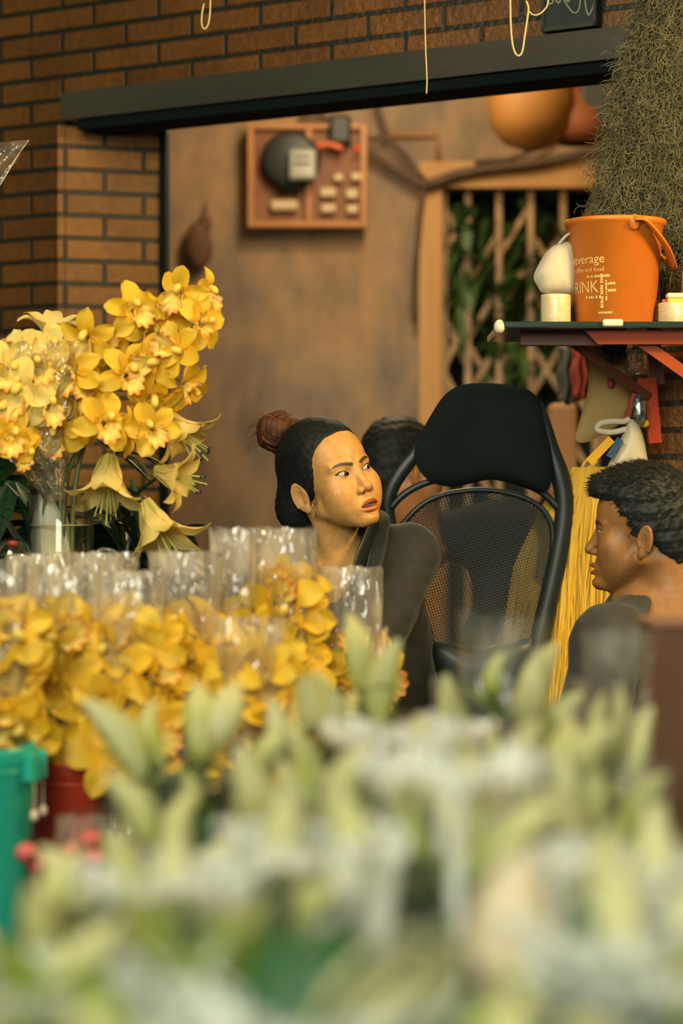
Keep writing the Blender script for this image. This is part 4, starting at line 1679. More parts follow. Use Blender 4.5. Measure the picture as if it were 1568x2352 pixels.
def mossbody(u, v):
    y = lerp(-420, 600, v)
    xl = ox(max(y, 0)) + (0 if y >= 0 else -y * 0.06)
    half = (1690 - xl) / 2 * 0.86
    mid = xl + (1690 - xl) / 2 + 8
    r = half / F * 5.13 * (1 if v < 0.97 else 0.5)
    a = 2 * PI * u
    k = 1 + 0.10 * mnoise.noise(Vector((math.cos(a) * 2, math.sin(a) * 2, v * 9)))
    q = P(mid, y, 5.13)
    return (q.x + r * k * math.cos(a), 5.135 + min(r, 0.075) * k * math.sin(a), q.z)


mb.grid(mossbody, 36, 40, closed_u=True)
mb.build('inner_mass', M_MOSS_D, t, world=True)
mb = MB()
rnd = random.Random(21)
for i in range(5200):
    y = rnd.uniform(-60, 560) if rnd.random() < 0.9 else rnd.uniform(480, 640)
    xl = ox(max(y, 0))
    x = xl + (rnd.random() ** 1.25) * (1600 - xl)
    edge = min(1.0, (x - xl) / 70.0)
    p = P(x, y, 5.13 - 0.02 - 0.055 * math.sqrt(edge) + rnd.gauss(0, .008))
    d = Vector((rnd.gauss(-.10, .55), rnd.gauss(-.05, .35), -1 + rnd.gauss(0, .55))).normalized()
    L_ = rnd.uniform(.025, .060)
    pts = [p]
    for s_ in range(6):
        d = (d + Vector((rnd.gauss(0, .45), rnd.gauss(0, .35), rnd.gauss(-.08, .40)))).normalized()
        pts.append(pts[-1] + d * L_ / 6)
    mb.tube(pts, 0.00075, 3, cap=False)
mb.build('strands', M_MOSS, t, world=True)

# ------------------------------------------------------------------ shelf on its brackets
SZ = 1.4286
t = thing('bracket_shelf', 'dark glass shelf on red iron brackets beside the hanging moss', 'shelf', (P(1450, 0, 4.9).x, 4.95, SZ))
sx0 = P(1146, 0, 4.8).x
mb = MB()
mb.box((sx0, 4.80, SZ - 0.013), (0.86, 5.20, SZ))
mb.build('shelf_board', pmat('dark_glass', (0.020, 0.040, 0.036), rough=0.12, spec=0.9), t, world=True, smooth=False, bevel=0.003)
M_RED = pmat('red_paint', (0.33, 0.052, 0.012), (0.28, 0.042, 0.010), 8, spec=0.25, rough=0.6, bmp=0.08)
M_REDD = pmat('brown_red_paint', (0.115, 0.030, 0.016), (0.15, 0.038, 0.018), 8, rough=0.5)
mb = MB()
za = SZ - 0.015
a = [P(1342, 757, 4.84), P(1372, 784, 4.84)]
x1, x2 = a[0].x, a[1].x
mb.add([(x1, 4.835, za), (0.86, 4.835, za), (0.86, 4.835, za - .028), (x2, 4.835, za - .028),
        (x1, 4.85, za), (0.86, 4.85, za), (0.86, 4.85, za - .028), (x2, 4.85, za - .028)],
       [(3, 2, 1, 0), (4, 5, 6, 7), (0, 1, 5, 4), (2, 3, 7, 6), (0, 4, 7, 3), (1, 2, 6, 5)])
mb.build('apron', M_RED, t, world=True, smooth=False)
mb = MB()
mb.box((sx0 + 0.05, 4.90, SZ - 0.040), (x2 + .02, 4.935, SZ - 0.013))
mb.build('rail', M_REDD, t, world=True, smooth=False)
mb = MB()
mb.bar(P(1312, 786, 4.98), P(1486, 908, 5.12), 0.017, 0.017, (0, 1, 0))
mb.build('brace', M_REDD, t, world=True, smooth=False)
mb = MB()
mb.bar(P(1470, 784, 4.86), P(1580, 862, 4.86), 0.022, 0.014, (0, 1, 0))
mb.build('brace', M_RED, t, world=True, smooth=False)
mb = MB()
mb.bar(P(1498, 784, 5.17), P(1508, 884, 5.17), 0.030, 0.03, (0, 1, 0))
mb.build('post', M_REDD, t, world=True, smooth=False)
mb = MB()
mb.bar(P(1490, 868, 5.14), P(1503, 1018, 5.14), 0.027, 0.028, (0, 1, 0))
mb.bar(P(1462, 878, 5.135), P(1490, 888, 5.135), 0.020, 0.024, (0, 1, 0))
mb.build('lower_post', pmat('bright_red_paint', (0.42, 0.040, 0.004), spec=0.25, rough=0.6), t, world=True, smooth=False)
mb = MB()
mb.bar(P(1458, 905, 5.1), P(1434, 975, 5.1), 0.012, 0.012, (0, 1, 0))
mb.build('hook', M_RED, t, world=True, smooth=False)
M_TAPE = pmat('white_tape', (0.66, 0.62, 0.46), (0.72, 0.68, 0.52), 30, rough=0.7, bmp=0.2)
mb = MB()
mb.ball((sx0 + .001, 4.806, SZ - .010), (0.011, 0.011, 0.014))
mb.build('padded_corner', M_TAPE, t, world=True)
mb = MB()
mb.box((P(1383, 0, 4.8).x, 4.792, SZ - 0.011), (P(1430, 0, 4.8).x, 4.806, SZ + 0.004))
mb.build('tape_patch', M_TAPE, t, world=True, bevel=0.004)

# ------------------------------------------------------------------ orange bucket with its bail and print
BX, BYy = P(1412, 0, 4.96).x, 4.96
r0, r1, BH = 0.0795, 0.0985, 0.219
t = thing('bucket', 'orange plastic bucket with white print on the bracket shelf', 'bucket', (BX, BYy, SZ))
M_OR = pmat('orange_plastic', (0.66, 0.185, 0.018), (0.60, 0.160, 0.015), 5, rough=0.42, bmp=0.05, bscale=200)
mb = MB()
mb.lathe([(0.0, 0.0), (r0 - .004, 0.0), (r0, 0.004), (r1, BH - .012), (r1 + .005, BH - .010), (r1 + .0058, BH - .002), (r1 + .003, BH), (r1 - .003, BH - .002), (r0 - .003, 0.006), (0, 0.006)], 64)
mb.build('body', M_OR, t)
mb = MB()
an = math.radians(-74)
ea = Vector((math.cos(an) * (r1 + .003), math.sin(an) * (r1 + .003), BH - .018))
for s in (1, -1):
    e = Vector((ea.x, ea.y * s, ea.z))
    mb = MB()
    mb.ball(e + Vector((0, 0, .004)), (0.012, 0.007, 0.016), 14, 10)
    mb.build('lug', M_OR, t)
mb = MB()
path = catmull([(ea.x, ea.y - .006, ea.z + .010), (ea.x + .022, ea.y - .004, ea.z + .006), (ea.x + .062, ea.y * .74, ea.z - .034), (r1 + .012, ea.y * .34, BH - .082),
                (r1 + .016, 0, BH - .090), (r1 + .012, -ea.y * .34, BH - .082), (ea.x + .062, -ea.y * .74, ea.z - .034), (ea.x + .022, -ea.y + .004, ea.z + .006), (ea.x, -ea.y + .006, ea.z + .010)], 60)
mb.tube(path, [0.0105] * 60, 10, squash=(0.45, 1.5), ref=(1, 0, 0))
mb.build('handle', M_OR, t)
# printed words, bent round the wall of the bucket
M_PRINT = pmat('cream_print', (0.78, 0.52, 0.20), rough=0.6)


def bucket_text(txt, deg, z, size, vertical=False, widen=1.0):
    cu = bpy.data.curves.new('print', 'FONT')
    cu.body = txt
    cu.size = size
    cu.resolution_u = 3
    ob = bpy.data.objects.new('print_tmp', cu)
    COL.objects.link(ob)
    dg = bpy.context.evaluated_depsgraph_get()
    me = bpy.data.meshes.new_from_object(ob.evaluated_get(dg))
    bpy.data.objects.remove(ob)
    vs = [(v.co.x * widen, v.co.y) for v in me.vertices]
    fs = [tuple(p.vertices) for p in me.polygons]
    bpy.data.meshes.remove(me)
    xm = max(a for a, _ in vs)
    m2 = MB()
    out_ = []
    for a, b in vs:
        if vertical:
            a, b = -b, a - xm
        else:
            a = a - xm
        zz = z + b
        r = lerp(r0, r1, zz / BH) + 0.0007
        th = math.radians(deg) + a / r
        out_.append((r * math.cos(th), r * math.sin(th), zz))
    m2.add(out_, fs)
    return m2.build('lettering', M_PRINT, t, smooth=False)


bucket_text('beverage', -110, 0.125, 0.026)
bucket_text('coffee and food', -111, 0.108, 0.0125)
bucket_text('DRINK', -119, 0.066, 0.034, widen=0.9)


def bucket_marks(deg, z, length, hgt, vertical=False, seed=0):
    """a line of small print too worn to read: short worn dashes on the bucket wall"""
    r = random.Random(seed)
    m2 = MB()
    a = 0.0
    while a < length:
        w_ = r.uniform(.35, .75) * hgt
        h_ = hgt * r.uniform(.75, 1.0)
        q = []
        for da, db in ((0, 0), (w_, 0), (w_, h_), (0, h_)):
            x, y = (-db, a + da - length) if vertical else (a + da - length, db)
            zz = z + y
            rr = lerp(r0, r1, zz / BH) + 0.0007
            th = math.radians(deg) + x / rr
            q.append((rr * math.cos(th), rr * math.sin(th), zz))
        m2.add(q, [(0, 1, 2, 3)])
        a += w_ + hgt * r.choice((.18, .18, .18, .6))
    return m2.build('worn_print', M_PRINT, t, smooth=False)


bucket_marks(-104, 0.0955, 0.050, 0.0055, seed=1)
bucket_marks(-112.5, 0.100, 0.066, 0.0065, True, seed=2)
bucket_marks(-107, 0.088, 0.040, 0.0042, True, seed=3)
bucket_marks(-98, 0.080, 0.018, 0.0055, seed=4)
bucket_marks(-96, 0.066, 0.015, 0.0055, seed=5)
bucket_marks(-117, 0.0535, 0.034, 0.0060, seed=6)
bucket_marks(-100, 0.0220, 0.030, 0.0050, seed=7)

# ------------------------------------------------------------------ small things on the shelf
M_ROLL = pmat('cream_ribbon', (0.62, 0.50, 0.26), (0.72, 0.62, 0.38), 20, rough=0.25, spec=0.7, stretch=(1, 1, 12))


def roll(label, px, Y, r, h, z=SZ):
    c = P(px, 0, Y)
    tt = thing('ribbon_roll', label, 'ribbon roll', (c.x, Y, z))
    mb = MB()
    mb.lathe([(r * .45, 0.001), (r * .97, 0.0), (r, 0.003), (r, h - .003), (r * .97, h), (r * .45, h - .001), (r * .45, 0.001)], 40)
    mb.build('ribbon', M_ROLL, tt)
    mb = MB()
    mb.lathe([(r * .38, 0.0), (r * .45, 0.0), (r * .45, h), (r * .38, h), (r * .38, 0.0)], 28)
    mb.build('core', M_CREAM, tt)
    return tt


roll('glossy cream ribbon roll under the white cloth bag', 1276, 4.93, 0.0305, 0.064)
roll('glossy cream ribbon roll with the yellow cutter on it', 1556, 4.93, 0.0405, 0.047)
c = P(1268, 617, 4.955)
t = thing('cloth_bag', 'white cloth bag slumped on the ribbon roll beside the orange bucket', 'bag', (c.x, 4.955, SZ + .064))
M_WCLOTH = pmat('white_cloth', (0.56, 0.50, 0.36), (0.64, 0.59, 0.45), 9, rough=0.9, bmp=0.25, bscale=35, bdist=0.006)
mb = MB()
prof = [(-46, 640, 0), ]
outline = [(1308, 556), (1280, 560), (1255, 578), (1236, 608), (1225, 636), (1234, 658), (1248, 674), (1290, 676), (1318, 672), (1326, 620), (1322, 575)]
cen = sum((P(x, y, 4.955) for x, y in outline), Vector()) / len(outline)


def cushion(mb, outline3, cen, depth, n=64, rings=9, axis=Vector((0, -1, 0)), both=True, pw_=2.2):
    pts = catmull(outline3, n, closed=True)
    for s in ((1, -1) if both else (1,)):
        vs, fs = [], []
        for j in range(rings + 1):
            k = j / rings
            off = axis * (s * depth * (max(0.0, 1 - k ** pw_)) ** 0.5)
            for p in pts:
                vs.append(cen.lerp(p, k) + off)
        for j in range(rings):
            for i in range(n):
                i2 = (i + 1) % n
                q = (j * n + i, j * n + i2, (j + 1) * n + i2, (j + 1) * n + i)
                fs.append(q if s > 0 else q[::-1])
        mb.add(vs, fs)
    return mb


cushion(mb, [P(x, y, 4.955) for x, y in outline], cen, 0.034)
mb.build('pouch', M_WCLOTH, t, world=True)
mb = MB()
mb.tube(catmull([P(1282, 562, 4.95), P(1290, 552, 4.94), P(1302, 540, 4.94), P(1312, 536, 4.95)], 12), 0.0032, 6)
mb.build('drawstring', M_WCLOTH, t, world=True)
c = P(1552, 672, 4.92)
t = thing('ribbon_cutter', 'yellow and white cutter with red tip lying on the ribbon roll', 'cutter', (c.x, 4.92, SZ + .047))
mb = MB()
mb.box((P(1531, 0, 4.92).x, 4.905, SZ + .047), (P(1600, 0, 4.92).x, 4.935, SZ + .056))
mb.build('handle', pmat('yellow_plastic', (0.85, 0.52, 0.02), rough=0.4), t, world=True, bevel=0.002)
mb = MB()
mb.box((P(1530, 0, 4.92).x, 4.903, SZ + .056), (P(1600, 0, 4.92).x, 4.937, SZ + .066))
mb.build('cover', pmat('ivory_plastic', (0.75, 0.66, 0.45), rough=0.4), t, world=True, bevel=0.002)
mb = MB()
mb.box((P(1520, 0, 4.92).x, 4.912, SZ + .047), (P(1532, 0, 4.92).x, 4.928, SZ + .054))
mb.build('tip', pmat('red_tip', (0.60, 0.06, 0.01), rough=0.4), t, world=True, bevel=0.001)
mb = MB()
mb.lathe([(0.0, 0.0), (0.033, 0.0), (0.034, 0.004), (0.040, 0.118), (0.042, 0.120), (0.039, 0.119), (0.033, 0.006), (0, 0.004)], 36, (P(1553, 0, 5.03).x, 5.03, SZ))
tag(mb.build('plastic_cup', glass_thin('clear_cup', (0.86, 0.88, 0.84), 0.08, 0.7, 0.05)), 'clear plastic cup standing behind the ribbon cutter', 'cup')

# ------------------------------------------------------------------ things hung under the shelf
c = P(1408, 800, 5.16)
t = thing('work_glove', 'dark rubber glove hanging fingers down under the shelf', 'glove', c)
M_GLOVE = pmat('dark_rubber', (0.010, 0.020, 0.022), rough=0.5)
mb = MB()
mb.ball(P(1408, 796, 5.16), (0.030, 0.012, 0.018))
for (x0, x1, y1, r) in ((1388, 1384, 816, .0075), (1400, 1399, 836, .0075), (1414, 1414, 833, .0078), (1428, 1432, 824, .0070)):
    mb.tube(catmull([P(x0, 795, 5.16), P((x0 + x1) / 2 + 1, (795 + y1) / 2, 5.155), P(x1, y1, 5.16)], 10), [r, r, r, r, r, r, r, r, r * .85, r * .45], 10)
mb.build('glove_shell', M_GLOVE, t, world=True)
c = P(1400, 900, 5.2)
t = thing('cloth_sack', 'beige cloth sack spreading downward behind the iron brace', 'sack', c)
mb = MB()
ol = [P(x, y, 5.215) for x, y in ((1346, 790), (1385, 788), (1425, 800), (1446, 850), (1448, 935), (1420, 975), (1385, 995), (1350, 1015), (1322, 1010), (1332, 960), (1348, 900), (1350, 840))]
cushion(mb, ol, P(1385, 900, 5.215), 0.018)
mb.build('sack_cloth', pmat('beige_cloth', (0.34, 0.22, 0.075), (0.40, 0.27, 0.10), 7, rough=0.9, bmp=0.3, bscale=20, bdist=0.01), t, world=True)
mb = MB()
mb.ball(P(1402, 880, 5.185), (0.008, 0.006, 0.011))
mb.build('tag', pmat('red_tag', (0.36, 0.05, 0.015), rough=0.5), t, world=True)
M_CLEAR = film('clear_bag_film', (0.93, 0.93, 0.9), 0.10, rough=0.08, refl=0.8, crinkle=0.9, cscale=60)
c = P(1458, 828, 5.15)
mb = MB()
mb.ball(c, (0.020, 0.016, 0.030), 20, 14, fn=lambda d: 1 + .18 * mnoise.noise(d * 4))
mb.ball(c + Vector((0, 0, .036)), (0.008, 0.008, 0.012))
tag(mb.build('clear_pouch', M_CLEAR), 'shiny clear plastic pouch hung beside the dark red post', 'pouch')
c = P(1467, 942, 5.08)
mb = MB()
mb.ball(c, (0.015, 0.012, 0.034), 20, 14, fn=lambda d: 1 + .22 * mnoise.noise(d * 3.5))
tag(mb.build('silver_pouch', pmat('silver_foil', (0.45, 0.45, 0.38), (0.08, 0.10, 0.09), 60, rough=0.25, metal=0.6, bmp=0.5, bscale=60)), 'crumpled silver foil pouch hung on the bright red post', 'pouch')
mb = MB()
mb.ball(P(1480, 973, 5.10), (0.0095, 0.008, 0.0085), fn=lambda d: 1 + .1 * mnoise.noise(d * 4))
tag(mb.build('clip', pmat('yellow_clip', (0.85, 0.55, 0.02), rough=0.5)), 'small bright yellow clip on the bright red post', 'clip')
c = P(1440, 1010, 5.06)
t = thing('carrier_bag', 'white plastic carrier bag with blue and yellow print hanging by its loop', 'bag', c)
mb = MB()
M_BAG = pmat('white_bag', (0.56, 0.51, 0.37), (0.64, 0.60, 0.46), 9, rough=0.45, bmp=0.3, bscale=26, bdist=0.01, transl=0.2)
ol = [P(x, y, 5.06) for x, y in ((1446, 962), (1462, 972), (1476, 1000), (1486, 1050), (1488, 1090), (1440, 1100), (1392, 1090), (1404, 1050), (1424, 1010), (1436, 980))]
cushion(mb, ol, P(1445, 1035, 5.06), 0.028)
mb.build('pouch', M_BAG, t, world=True)
mb = MB()
mb.tube(catmull([P(1440, 985, 5.05), P(1405, 993, 5.05), P(1372, 988, 5.05), P(1378, 974, 5.05), P(1404, 968, 5.05), P(1432, 968, 5.05), P(1446, 962, 5.05)], 30), 0.0062, 8, squash=(1, .5))
mb.build('loop_handle', M_BAG, t, world=True)
mb = MB()
mb.bar(P(1424, 1008, 5.025), P(1398, 1050, 5.025), 0.014, 0.006, (0, 1, 0))
mb.build('blue_stripe', pmat('blue_print', (0.008, 0.060, 0.15), rough=0.7), t, world=True, smooth=False)
mb = MB()
mb.bar(P(1404, 1008, 5.030), P(1352, 1062, 5.035), 0.018, 0.006, (0, 1, 0))
mb.build('yellow_stripe', pmat('yellow_print', (0.62, 0.33, 0.012), rough=0.7), t, world=True, smooth=False)

# ------------------------------------------------------------------ yellow straw bundle
c = P(1345, 1250, 5.30)
t = thing('straw_bundle', 'bundle of yellow straw hanging between the mesh chair and the man', 'straw', (c.x, 5.36, 0.95))
M_STRAW = pmat('yellow_straw', (0.70, 0.40, 0.018), (0.80, 0.52, 0.060), 10, rough=0.6, stretch=(6, 6, 0.7), bmp=0.2)
rnd = random.Random(8)
mb = MB()


def strawcore(u, v):
    y = lerp(1075, 1640, v)
    xl = float(np.interp(y, [1060, 1100, 1150, 1300, 1640], [1322, 1300, 1255, 1190, 1130]))
    xr = float(np.interp(y, [1060, 1100, 1150, 1300, 1640], [1372, 1395, 1420, 1450, 1455]))
    a = 2 * PI * u
    q = P((xl + xr) / 2, y, 5.36)
    r = (xr - xl) / 2 / F * 5.36
    k = 1 + 0.05 * math.sin(a * 17) * min(1, v * 5) + .06 * mnoise.noise(Vector((math.cos(a) * 3, math.sin(a) * 3, v * 2)))
    xx = q.x + r * k * math.cos(a)
    return (xx, 5.385 - 0.55 * max(0.0, xx - 0.43) + min(0.04, r) * k * math.sin(a), q.z)


mb.grid(strawcore, 96, 40, closed_u=True)
mb.build('core', M_STRAW, t, world=True)
mb = MB()
for i in range(190):
    u = rnd.random()
    pts = []
    for v in range(12):
        vv = v / 11
        q = Vector(strawcore(0.5 + u * 0.5 + 0.01 * math.sin(vv * 6 + i), vv))
        pts.append(q + Vector((0, -0.003 - 0.004 * rnd.random(), 0)))
    mb.tube(pts, rnd.uniform(.0018, .0042), 5, cap=False)
mb.build('stalks', M_STRAW, t, world=True)
mb = MB()
for pts in ([(1322, 1160), (1328, 1110), (1338, 1070), (1362, 1040)], [(1300, 1150), (1330, 1125), (1352, 1098)], [(1352, 1150), (1356, 1110), (1360, 1080)],
            [(1330, 1120), (1340, 1085), (1372, 1060)], [(1362, 1130), (1366, 1100), (1362, 1062)]):
    mb.tube(catmull([P(x, y, 5.335) for x, y in pts], 14), [0.006 - 0.0003 * i for i in range(14)], 6)
mb.build('tie', M_STRAW, t, world=True)

# ------------------------------------------------------------------ mesh office chair
CY = 5.30
t = thing('office_chair', 'black mesh office chair with padded headrest between the woman and the man', 'chair', (P(1100, 0, CY).x, CY, 0.0))
M_PAD = pmat('black_pad_fabric', (0.0040, 0.0100, 0.0090), (0.0065, 0.0140, 0.0125), 10, rough=0.95, bmp=0.3, bscale=420, bdist=0.001, spec=0.25)
M_FRAME = pmat('dark_chair_frame', (0.010, 0.019, 0.018), rough=0.42, spec=0.5)
M_NET = mesh_fabric('chair_net')
mb = MB()
ol = [P(x, y, CY - .03) for x, y in ((1060, 884), (1121, 880), (1185, 886), (1218, 898), (1238, 924), (1252, 975), (1268, 1050), (1266, 1108), (1248, 1129), (1190, 1112),
                                      (1127, 1102), (1050, 1117), (1000, 1112), (968, 1088), (950, 1048), (962, 1005), (988, 955), (1020, 908))]
cushion(mb, ol, P(1112, 1005, CY - .03), 0.034, 96, 12, pw_=3.4)
mb.build('headrest', M_PAD, t, world=True)
# outer frame
mb = MB()
outer = [(1236, 925), (1250, 970), (1265, 1030), (1286, 1095), (1296, 1150), (1292, 1215), (1277, 1300), (1258, 1385), (1240, 1465), (1228, 1560)]
path = catmull([P(x, y, CY) for x, y in outer], 50)
mb.tube(path, [0.008 + 0.0105 * min(1, i / 16) for i in range(50)], 10, squash=(1.15, .8), ref=(1, 0, 0))
mb.build('side_stile', M_FRAME, t, world=True)
mb = MB()
path = catmull([P(x, y, CY) for x, y in ((1012, 940), (985, 985), (955, 1040), (922, 1082), (900, 1118), (889, 1155), (892, 1200), (915, 1300), (945, 1400), (985, 1480), (1000, 1560))], 60)
mb.tube(path, [0.006 + 0.0085 * min(1, i / 16) for i in range(60)], 10, squash=(1.15, .8), ref=(1, 0, 0))
mb.build('side_stile', M_FRAME, t, world=True)
mb = MB()
path = catmull([P(x, y, CY) for x, y in ((896, 1168), (922, 1140), (960, 1116), (1010, 1100), (1070, 1092), (1120, 1092), (1180, 1104), (1240, 1128), (1285, 1170))], 50)
mb.tube(path, 0.0105, 10, squash=(1, .8), ref=(0, 1, 0))
mb.build('top_rail', M_FRAME, t, world=True)
mb = MB()
arc = [(905, 1235), (932, 1195), (968, 1160), (1012, 1138), (1070, 1127), (1121, 1126), (1175, 1134), (1220, 1151), (1250, 1175), (1268, 1215), (1266, 1270), (1252, 1340), (1236, 1410), (1216, 1475), (1120, 1490), (1010, 1480), (975, 1420), (945, 1340), (920, 1280)]
path = catmull([P(x, y, CY) for x, y in arc], 110, closed=True)
mb.tube(path + [path[0]], 0.0062, 8, ref=(0, 1, 0), cap=False)
mb.build('inner_hoop', M_FRAME, t, world=True)
mb = MB()
cen = P(1100, 1310, CY + .012)
pts = catmull([P(x, y, CY) for x, y in arc], 110, closed=True)
vs, fs = [], []
for j in range(13):
    k = j / 12
    for p in pts:
        q = cen.lerp(p, k)
        q.y = CY + 0.012 * (1 - k * k)
        vs.append(q)
for j in range(12):
    for i in range(110):
        i2 = (i + 1) % 110
        fs.append((j * 110 + i, j * 110 + i2, (j + 1) * 110 + i2, (j + 1) * 110 + i))
mb.add(vs, fs)
mb.build('mesh_back', M_NET, t, world=True)
# net round the edge is doubled, seen as a darker border
mb = MB()
vs, fs = [], []
for j in range(5):
    k = lerp(0.80, 1.0, j / 4)
    for p in pts:
        q = cen.lerp(p, k)
        q.y = CY + 0.020
        if k < 0.99 and q.z < P(0, 1330, CY).z:
            q = p.lerp(q, 0.35)
        vs.append(q)
for j in range(4):
    for i in range(110):
        i2 = (i + 1) % 110
        fs.append((j * 110 + i, j * 110 + i2, (j + 1) * 110 + i2, (j + 1) * 110 + i))
mb.add(vs, fs)
mb.build('mesh_border', M_NET, t, world=True)
mb = MB()
ol = [P(x, y, CY) for x, y in ((985, 1474), (1100, 1486), (1222, 1470), (1226, 1560), (1180, 1640), (1040, 1640), (996, 1570))]
cushion(mb, ol, P(1105, 1555, CY), 0.03)
mb.build('back_support', M_FRAME, t, world=True)
sx, sy = P(1105, 0, CY).x, CY + 0.25
mb = MB()
mb.ball((sx, sy, 0.46), (0.235, 0.225, 0.045), 28, 14)
mb.build('seat', M_PAD, t, world=True)
mb = MB()
mb.bar((sx, CY, 0.62), (sx, CY + .06, 0.40), 0.06, 0.02, (0, 1, 0))
mb.bar((sx, CY + .05, 0.41), (sx, sy, 0.41), 0.06, 0.02)
mb.build('spine', M_FRAME, t, world=True)
mb = MB()
mb.lathe([(0.03, 0.08), (0.03, 0.25), (0.02, 0.25), (0.02, 0.43)], 20, (sx, sy, 0))
mb.build('gas_column', M_FRAME, t, world=True)
for k in range(5):
    a = k * 2 * PI / 5 + .3
    mb = MB()
    e = Vector((sx + .25 * math.cos(a), sy + .25 * math.sin(a), 0.065))
    mb.bar((sx, sy, 0.10), e, 0.035, 0.025)
    lg = mb.build('base_leg', M_FRAME, t, world=True)
    mb = MB()
    mb.ball(e + Vector((0, 0, -.037)), (0.028, 0.028, 0.028), 14, 10)
    mb.build('caster', M_BLACKP, lg, world=True)
# ================================================================== flower stall
def petal(name, c1, c2, scale=14, transl=0.35, rough=0.55):
    return pmat(name, c1, c2, scale, rough=rough, transl=transl, attr=True, bmp=0.15, bscale=140, bdist=0.001)


M_ORCHID = petal('yellow_orchid', (0.84, 0.54, 0.020), (0.90, 0.65, 0.058), 10, 0.40)
M_ORCHID_PALE = petal('pale_orchid', (0.88, 0.72, 0.16), (0.92, 0.78, 0.26), 10, 0.40)
M_LIP = petal('orchid_lip', (0.88, 0.80, 0.55), (0.92, 0.86, 0.66), 20, 0.25)
M_LILY = petal('cream_lily', (0.80, 0.63, 0.17), (0.86, 0.71, 0.28), 8, 0.35)
M_LEAF = pmat('dark_leaf', (0.016, 0.050, 0.024), (0.030, 0.080, 0.034), 8, rough=0.38, transl=0.12, stretch=(1, 1, 3))
M_LEAF_L = pmat('fresh_leaf', (0.045, 0.105, 0.015), (0.15, 0.22, 0.032), 8, rough=0.42, transl=0.28, stretch=(1, 1, 3))
M_STEM = pmat('green_stem', (0.10, 0.135, 0.040), (0.16, 0.19, 0.065), 12, rough=0.5)
M_BUD = pmat('lily_bud', (1.0, 1.0, 1.0), (1.15, 1.15, 1.1), 16, rough=0.5, transl=0.22, attr=True, bmp=0.1, bscale=60)
M_FILM = film('cellophane', (0.99, 0.985, 0.96), 0.12, (1.0, 0.93, 0.76), 0.10, 0.7, 1.0, 20, blot=0.42, bscale=10)
M_FILM_W = film('daylight_haze_wrap', (0.99, 0.995, 0.985), 0.018, (0.88, 0.92, 0.82), 0.16, 0.20, 0.7, 16, blot=0.14, bscale=12)  # whitish haze painted for daylight reflected by the plastic
M_RIM = film('ruffled_film', (0.95, 0.98, 0.95), 0.60, (0.95, 0.98, 0.90), 0.22, 0.5, 0.8, 30)
M_TABLE = pmat('table_top', (0.030, 0.040, 0.042), (0.045, 0.055, 0.055), 5, rough=0.35)

# tables (the bunches hide them)
t = thing('flower_bench', 'low dark bench under the wrapped flower bunches', 'bench', (0, 2.6, 0))
mb = MB()
mb.box((-0.78, 1.10, 0.372), (0.80, 4.28, 0.40))
mb.build('bench_top', M_TABLE, t, world=True, smooth=False)
for x in (-0.70, 0.72):
    for y in (1.2, 4.15):
        mb = MB()
        mb.box((x - .02, y - .02, 0), (x + .02, y + .02, 0.372))
        mb.build('leg', M_TABLE, t, world=True, smooth=False)
t = thing('vase_table', 'small table behind the wrapped orchids carrying the glass vase', 'table', (-0.58, 4.66, 0))
mb = MB()
mb.box((-1.05, 4.42, 0.765), (-0.30, 4.90, 0.79))
mb.build('table_top', M_TABLE, t, world=True, smooth=False)
for x in (-1.02, -0.33):
    for y in (4.45, 4.87):
        mb = MB()
        mb.box((x - .018, y - .018, 0), (x + .018, y + .018, 0.765))
        mb.build('leg', M_TABLE, t, world=True, smooth=False)


# ---------------------------------------------------------------- orchid blooms
def tepal(mb, ang, Lp, Wp, back=0.25, cup=0.18, seed=0, tip=0.5, c0=(1, .88, .75), c1=(1, 1, 1)):
    """one tepal of a bloom that faces -y, at angle ang round the centre"""
    ca, sa = math.cos(ang), math.sin(ang)
    nu, nv = 6, 8
    vs, fs, cs = [], [], []
    for j in range(nv + 1):
        v = j / nv
        wd = Wp * 0.5 * math.sqrt(max(0.0, 1 - ((v - 0.56) / (0.60 if v < .56 else 0.442)) ** 2))
        for i in range(nu + 1):
            u = i / nu * 2 - 1
            r = 0.004 + Lp * v
            x = u * wd
            y = -0.006 + back * Lp * (v ** 1.6) * (0.4 + v * 0.6) - cup * Lp * (u * u) * math.sin(PI * v) * 0.6 - 0.10 * Lp * math.sin(PI * v)
            y += 0.0022 * math.sin(v * 5 + u * 3 + seed)
            vs.append((r * ca - x * sa, y, r * sa + x * ca))
            cs.append(tuple(lerp(a, b, min(1, v * 1.6)) for a, b in zip(c0, c1)) + (1,))
    for j in range(nv):
        for i in range(nu):
            a = j * (nu + 1) + i
            fs.append((a, a + 1, a + nu + 2, a + nu + 1))
    mb.add(vs, fs, cs)


